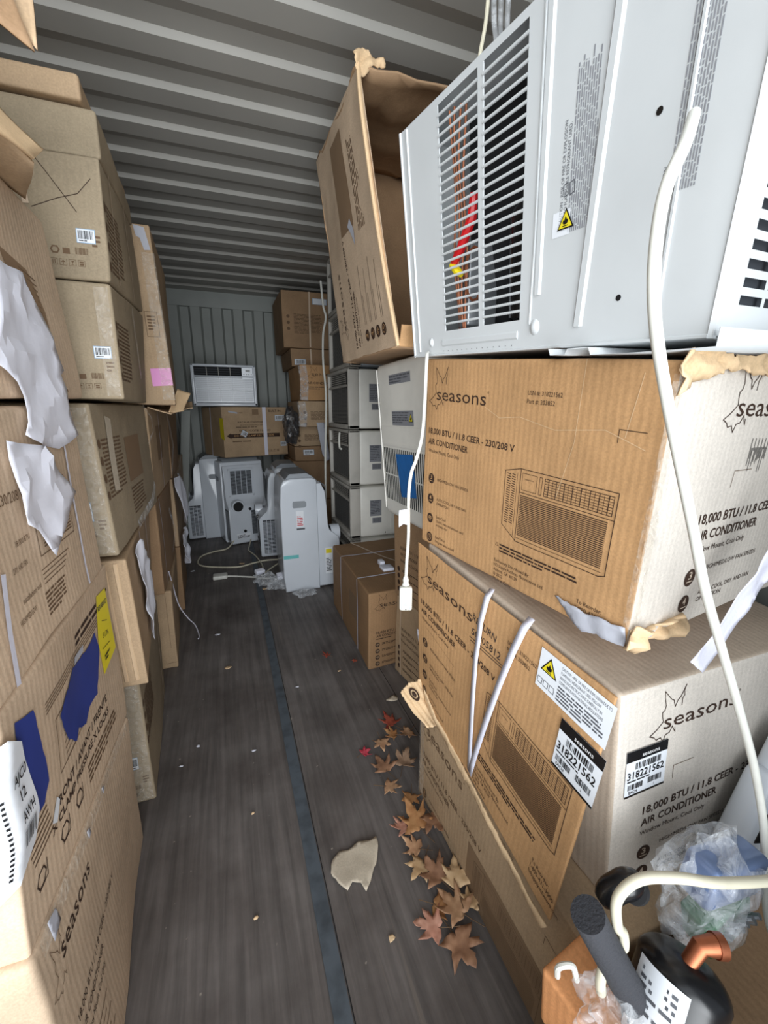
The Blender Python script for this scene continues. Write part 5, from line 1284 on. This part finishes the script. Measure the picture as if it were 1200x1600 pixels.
flap(e, [(1.06, 1.26, 1.44), (1.06, 1.98, 1.462), (1.04, 2.05, 2.272), (1.04, 1.36, 2.20)], M['card_dark'], 'side_panel', .008, 5, .006)
flap(e, [(.507, 1.262, 1.440), (1.06, 1.262, 1.440), (1.06, 1.98, 1.462), (.52, 1.95, 1.462)], M['card_dark'], 'bottom_panel', .006, 6, .006)
flap(e, [(.510, 1.262, 1.440), (.78, 1.262, 1.440), (.78, 1.25, 1.50), (.512, 1.25, 1.50)], M['card_warm'], 'mouth_flap', .004, 7, .005)
mb = MB(); mb.tube(cat([(.446, 1.444, 2.24), (.447, 1.42, 2.13), (.462, 1.39, 1.95), (.475, 1.36, 1.80), (.487, 1.32, 1.65), (.500, 1.275, 1.5), (.508, 1.262, 1.44)]), [.007]*49, M['card_torn'], 6); mb.build('worn_edge', e)
mb = sheet_mb(plane((.43, 1.44, 2.26), (1, 0, 0), (0, 0, -1), (0, -1, 0)), [(0, 0), (.03, -.02), (.07, .0), (.10, -.01), (.10, .015), (.06, .02), (.03, .05), (.01, .04)], lambda a, b: .02*noise.noise(Vector((a*40, b*40, 3))), M['card_torn'], .008, .003); mb.build('torn_corner', e, thick=.004)

# ------------------------------------------------------------------ right: cartons on the floor behind the near stack
def prF(h, mb):
    d = Dec(mb, h.face('door')); i = M['ink']
    seasons(d, .055, .075, .026, i, .16); d.text('18,000 BTU / 11.8 CEER', .04, .215, .013, i, .20, True); d.text('AIR CONDITIONER', .04, .233, .013, i, .14, True); d.greek(.04, .24, .14, .009, i, 1)
    for k in range(4): icon(d, .046, .272+k*.034, .012, i, M['card_brown'], None); d.greek(.07, .265+k*.034, .1, .013, i, 2, 0, k)
    Dec(mb, h.face('aisle')).rect(.42, .12, .16, .13, M['ink_mid'])
eF, hF = carton('brown seasons carton on the floor with two white straps, in front of the stacked units', [(.592, 2.60, .392), (.572, 1.775, .400), (.566, 1.770, 0), (.575, 2.55, 0)], (.62, .03, 0), 'R', 'card_tan', prints=prF, amp=.003)
for u in (.24, .60):
    strip(eF, hF.face('aisle'), [(u, .0), (u+.01, .39)], .011, M['strap'], 'strap', .003)
    strip(eF, hF.face('top'), [(.0, u), (.4, u), (.6, u)], .011, M['strap'], 'strap', .003)
strip(eF, hF.face('top'), [(.12, .0), (.25, .35), (.32, .5)], .011, M['strap_tan'], 'strap', .003)
mb = MB(); mb.box((.735, 2.02, .400), (.80, 2.09, .418), M['paper'], None, .006); mb.box((.745, 2.10, .402), (.775, 2.15, .43), M['paper'], None, .006)
tag(mb.build('tape_scrap'), 'small crumpled white scrap lying on top of the strapped floor carton', 'scrap')
def prG(h, mb):
    d = Dec(mb, h.face('aisle')); i = M['ink']
    for k, w in enumerate((.22, .15, .16)): d.text(['18,000 BTU / 11.8 CEER', 'AIR CONDITIONER', 'Window Mount, Cool Only'][k], .06, .15+k*.03, .014, i, w)
    for k in range(4): d.disc(.045, .25+k*.033, .012, i); d.greek(.08, .245+k*.033, .14, .014, i, 2, 0, k)
eG, hG = carton('lower carton behind the near right stack, on the floor next to the strapped carton', [(.700, 1.735, .395), (.765, 1.12, .395), (.765, 1.12, 0), (.690, 1.735, 0)], (.52, .05, 0), 'R', 'card_brown', prints=prG, group='cartons behind the near right stack')
strip(eG, hG.face('aisle'), [(.05, .0), (.06, .39)], .009, M['strap_tan'], 'strap', .003)
carton('upper carton behind the near right stack, carrying the unit that stands on end', [(.690, 1.76, .790), (.762, 1.12, .790), (.765, 1.12, .402), (.695, 1.75, .402)], (.52, .05, 0), 'R', 'card_dark', prints=prG, group='cartons behind the near right stack')

# ------------------------------------------------------------------ right: far column of cartons
GR = 'cartons piled in the far right corner'
def prq(h, mb):
    d = Dec(mb, h.face('door')); 
    for k in range(3): d.disc(.05, h.H*.45+k*.05, .014, M['ink_soft'])
    d.greek(.10, h.H*.4, .25, h.H*.35, M['ink_soft'], 5, 0, 3)
def prs(h, mb):
    d = Dec(mb, h.face('door')); seasons(d, .10, .09, .03, M['ink'], .22); d.text('AIR CONDITIONER', .06, .16, .02, M['ink'], .25, True); d.greek(.06, .18, .2, .03, M['ink_soft'], 2)
far = [(0, .40, .56, 4.05, 'bottom carton of the far right pile', 'card_dark', None), (.405, .785, .565, 4.05, 'carton second from the floor in the far right pile', 'card_dark', None),
       (.79, .925, .575, 4.0, 'thin carton with a barcode label, third in the far right pile', 'card_dark', None), (.93, 1.11, .572, 4.0, 'small carton with round marks, middle of the far right pile', 'card_brown', prq),
       (1.115, 1.335, .60, 3.80, 'carton with two round symbols jutting out of the far right pile', 'card_brown', prq), (1.34, 1.635, .622, 3.80, 'brighter seasons carton jutting out above the round symbols, far right pile', 'card_warm', prs),
       (1.64, 1.795, .59, 4.05, 'flat carton with white label under the topmost carton, far right pile', 'card_dark', None), (1.80, 2.27, .53, 4.05, 'topmost carton of the far right pile with a vertical strap', 'card_dark', prq)]
for z0, z1, x, y, lab, m_, pr in far:
    e_, h_ = carton(lab, [(x-.01, y+.62, z1), (x, y, z1), (x+.005, y, z0), (x, y+.62, z0)], (.62, 0, 0), 'R', m_, prints=pr, group=GR, amp=.002)
    if z1 > 2: strip(e_, h_.face('door'), [(.245, 0), (.235, .46)], .014, M['strap_tan'], 'strap', .003); sticker(e_, h_.face('door'), .27, .05, .13, .05, 3, bars=False)
    if lab.startswith('flat'): strip(e_, h_.face('door'), [(.18, 0), (.18, .15)], .014, M['strap_tan'], 'strap', .003); sticker(e_, h_.face('door'), .03, .09, .10, .05, 4)
    if lab.startswith('thin'): sticker(e_, h_.face('door'), .08, .03, .10, .05, 4)
    if 'round symbols' in lab or 'brighter' in lab: strip(e_, h_.face('door'), [(.02, .01, .01), (.03, h_.H*.5, .03), (.02, h_.H, .01)], .07, M['film'], 'loose_film', .004)
blob('plastic_bag', (.525, 3.78, 1.12), .10, (.62, .6, 1.5), M['film_dark'], 'dark crumpled plastic bag hanging beside the far right pile', 'plastic bag', 4, .35)
mb = MB(); hx = Hex((.775, 3.76, 1.08), (.80, 3.78, 1.08), (.83, 3.78, .80), (.80, 3.76, .80), (.08, .0, 0), 'R', .002, 2, .002)
mb = sheet_mb(plane((.750, 3.792, 1.15), (1, 0, 0), (.12, .03, -1), (0, -1, 0)), [(0, 0), (.07, .0), (.075, .33), (.04, .35), (.01, .28)], lambda a, b: .006*noise.noise(Vector((a*12, b*12, 1))), M['paper_grey'], .02)
tag(mb.build('paper_sheet', thick=.001), 'grey paper strip hanging below the carton with round symbols', 'paper')

# ================================================================== FLOOR: cords, leaves, scraps
e = empty('power_cable', (-.15, 3.35, .0), 'cream cord making a wide loop on the floor before the portable units', 'cord')
mb = MB(); mb.tube(cat([(-.02, 4.10, .05), (-.084, 4.0, .01), (-.20, 3.95, .008), (-.30, 3.85, .008), (-.315, 3.67, .008), (-.235, 3.56, .008), (-.013, 3.47, .008), (.12, 3.52, .008), (.23, 3.55, .009), (.335, 3.50, .02)]), .0065, M['cord_cream'], 8); mb.build('cord', e)
e = empty('power_cable', (-.1, 3.28, 0), 'straight white cord with a large flat plug lying on the far floor', 'cord')
mb = MB(); mb.tube(cat([(-.10, 3.278, .014), (.0, 3.25, .008), (.10, 3.20, .008), (.20, 3.13, .010), (.28, 3.12, .02), (.30, 3.13, .03)]), .0065, M['cord'], 8); mb.build('cord', e)
mb = MB(); mb.box((-.19, 3.245, 0), (-.085, 3.325, .03), M['cord'], None, .010); mb.build('plug', e)
mb = MB(); mb.tube(cat([(.135, 4.12, .04), (.11, 4.0, .008), (.10, 3.88, .008), (.15, 3.70, .008), (.185, 3.45, .008), (.185, 3.26, .010), (.24, 3.33, .012), (.32, 3.42, .02)]), .0058, M['cord_cream'], 8)
tag(mb.build('power_cable'), 'second cream cord lying on the floor right of the loop', 'cord')
for k, (c, r, lab) in enumerate((((.19, 3.04, .045), .055, 'crumpled clear bag of small parts by the plug cord'), ((.26, 2.95, .04), .055, 'crumpled clear bag in front of the nearest portable unit'), ((.42, 2.76, .02), .05, 'flattened clear film under the corner of the nearest portable unit'))):
    blob('plastic_bag', c, r, (1.3, .9, .65 if k < 2 else .35), M['film'], lab, 'plastic bag', 20+k*3, .8)
for k, (x, y, w, rz) in enumerate(((.145, 3.12, .035, .4), (.30, 2.98, .045, .1))):
    mb = MB(); mb.box((-w, -w*.6, 0), (w, w*.6, .03), M['paper'], Matrix.Translation((x, y, .065)) @ Matrix.Rotation(rz, 4, 'Z') @ Matrix.Rotation(.3, 4, 'X'), .006)
    tag(mb.build('paper_tag'), ['folded white tag on the bag by the plug cord', 'white tag wrapped on the cord bundle nearest the portable unit'][k], 'tag')
def maple(name, x, y, r, rz, m, label, curl=.3, z=.002, lobes=5):
    """maple leaf: lobed outline, veins raised, edges curled"""
    rd = random.Random(int(x*1000+y*77)); pts = []
    if lobes == 5:
        key = [(0, 1.0), (9, .80), (14, .62), (20, .66), (25, .42), (35, .58), (45, .95), (52, .72), (60, .62), (68, .40), (85, .52), (100, .72), (108, .5), (125, .35), (150, .28), (170, .20), (180, .10)]
    else:
        key = [(0, 1.0), (20, .92), (40, .70), (60, .55), (80, .50), (110, .42), (140, .40), (165, .3), (180, .2)]
    for a_, q in key: pts.append((a_, q*rd.uniform(.85, 1.12)))
    for a_, q in key[-2:0:-1]: pts.append((360-a_, q*rd.uniform(.85, 1.12)))
    out = [(r*q*math.sin(math.radians(t)), r*q*math.cos(math.radians(t))) for t, q in pts]
    cs, sn = math.cos(rz), math.sin(rz); sd = rd.uniform(0, 50)
    def sf(u, v, l=0): return Vector((x+u*cs-v*sn, y+u*sn+v*cs, z+l))
    def off(u, v):
        q = math.hypot(u, v)/r; a_ = math.atan2(u, v)
        return max(.0, curl*r*(q**1.6)*(.55+.45*math.sin(a_*2+sd))+r*.10*noise.noise(Vector((u*30+sd, v*30, 0)))+r*.05*abs(math.sin(a_*5))+r*.04)
    mb = sheet_mb(sf, out, off, m, r*.16)
    e = mb
    o = e.build(name, None, 80, thick=.0006); tag(o, label, 'leaf', 'dry leaves along the right cartons')
    mb = MB(); mb.tube([sf(0, -.1*r, .004), sf(.05*r, -.5*r, .005), sf(.12*r, -.95*r, .002+.1*r)], .0011, M['ink_soft'], 5)
    st = mb.build('leaf_stem', None); 
    st.parent = o; return o
leaves = [(.539, 1.376, .058, .4, 'red', 'dark red curled leaf at the far end of the leaf row'), (.583, 1.307, .050, 2.0, 'tan', 'tan leaf touching the carton at the far end of the leaf row'),
 (.462, 1.293, .050, 3.0, 'tan', 'pale-edged tan leaf left of the dark red one'), (.520, 1.306, .045, 1.0, 'orange', 'small ochre leaf just below the dark red one'),
 (.383, 1.271, .032, 5.0, 'crimson', 'tiny crimson leaf apart from the row, nearest the middle of the aisle'), (.433, 1.173, .062, .2, 'brown', 'broad reddish-brown leaf left of the star-shaped grey one'),
 (.500, 1.165, .062, 5.6, 'grey', 'grey-brown star-shaped maple leaf lying flat with pointed tips'), (.414, 1.094, .048, 4.2, 'tan', 'curled pale-tan leaf below the broad reddish-brown one'),
 (.478, 1.043, .045, 2.6, 'orange', 'small crumpled ochre leaf beside the carton edge'), (.416, .949, .045, 1.5, 'pink', 'pinkish-grey small leaf left of the large orange-brown leaf'),
 (.455, .938, .074, .15, 'orange', 'large orange-brown leaf standing out in the middle of the row'), (.505, .943, .066, 3.2, 'brown', 'brown leaf pressed against the carton'),
 (.425, .880, .045, .9, 'tan', 'small rolled tan leaf above the one with dark holes'), (.417, .832, .056, 2.2, 'pale', 'pale leaf with dark holes in the middle of the row'),
 (.445, .781, .064, .3, 'brown', 'tall brown leaf at the top of the nearest cluster'), (.483, .753, .066, 5.9, 'pale', 'pale cream leaf with wavy edge in the nearest cluster'),
 (.414, .727, .050, 4.0, 'orange', 'ochre spotted leaf at the left of the nearest cluster'), (.386, .684, .060, 1.1, 'pink', 'pink-tan star-shaped leaf, lowest left of the nearest cluster'),
 (.493, .700, .045, 5.2, 'pale', 'small pale leaf tip touching the carton in the nearest cluster'), (.457, .690, .066, .5, 'tan', 'large tan leaf with one hole in the nearest cluster'),
 (.425, .644, .072, 3.3, 'brown', 'big brown leaf, closest to the viewer'), (.399, 1.948, .030, .7, 'red', 'small red-brown leaf alone on the floor before the strapped carton'), (.521, 1.854, .022, 2.4, 'red', 'tiny red-brown leaf fragment beside the strapped carton')]
for k, (x, y, r, rz, m_, lab) in enumerate(leaves):
    maple('maple_leaf', x, y, r*1.05, rz, LM[m_], lab, .35 if k % 3 else .55, .003+.004*(k % 4), 5)
fl = lambda u, v, l=0: Vector((u, v, .004+l))
mb = sheet_mb(fl, [(.172, .898), (.182, .927), (.190, .935), (.207, .948), (.235, .945), (.268, .955), (.30, .945), (.322, .950), (.318, .92), (.303, .888), (.275, .85), (.25, .822), (.243, .848), (.222, .858), (.205, .842), (.185, .868)], lambda a_, b: .003+.004*noise.noise(Vector((a_*20, b*20, 3)))+max(0, (a_-.26))*.12, M['card_grey'], .010, .0015, 4)
tag(mb.build('cardboard_scrap', thick=.003), 'torn flat piece of grey cardboard on the floor in the middle of the aisle', 'scrap')
scr = [(-.144, 2.38, .018, 'paper', 'tiny white paper bit on the floor beyond the narrow carton end'), (.212, 1.749, .012, 'paper', 'white speck right of the floor strip'), (-.001, 1.424, .010, 'paper', 'pale crumb left of the floor strip, mid-aisle'),
       (-.20, 1.52, .012, 'paper', 'white crumb close to the bottom left carton'), (-.25, 1.44, .010, 'paper', 'white crumb nearest the left stack corner'), (.276, .702, .012, 'card_torn', 'small tan chip on the floor left of the nearest leaves'),
       (-.09, 2.02, .022, 'card_torn', 'pale wood sliver on the floor beyond mid-aisle'), (.424, 1.803, .014, 'card_torn', 'tan scrap on the floor before the strapped carton'), (.60, 1.52, .035, 'card_grey', 'grey cardboard strip lying beside the near right stack'),
       (-.345, 3.50, .022, 'paper', 'white paper ball on the floor by the cord loop'), (.03, 3.55, .03, 'card_torn', 'brown flake inside the cord loop'), (.165, 2.95, .03, 'card_torn', 'tan flake in front of the plastic bags'), (-.02, 1.16, .008, 'card_torn', 'small tan dot on the floor left of the strip'), (-.03, .86, .010, 'card_torn', 'tan flake on the near floor left of the strip')]
for k, (x, y, r, m_, lab) in enumerate(scr):
    rd = random.Random(k); q = [(x+r*rd.uniform(.5, 1)*math.cos(t), y+r*rd.uniform(.3, .8)*math.sin(t)) for t in [i*PI/3 for i in range(6)]]
    mb = sheet_mb(fl, q, lambda a_, b: .002+.004*abs(noise.noise(Vector((a_*90, b*90, k)))), M[m_], r*.4)
    tag(mb.build('floor_scrap', thick=.0015), lab, 'scrap', 'scraps on the floor')
bpy.context.view_layer.update()
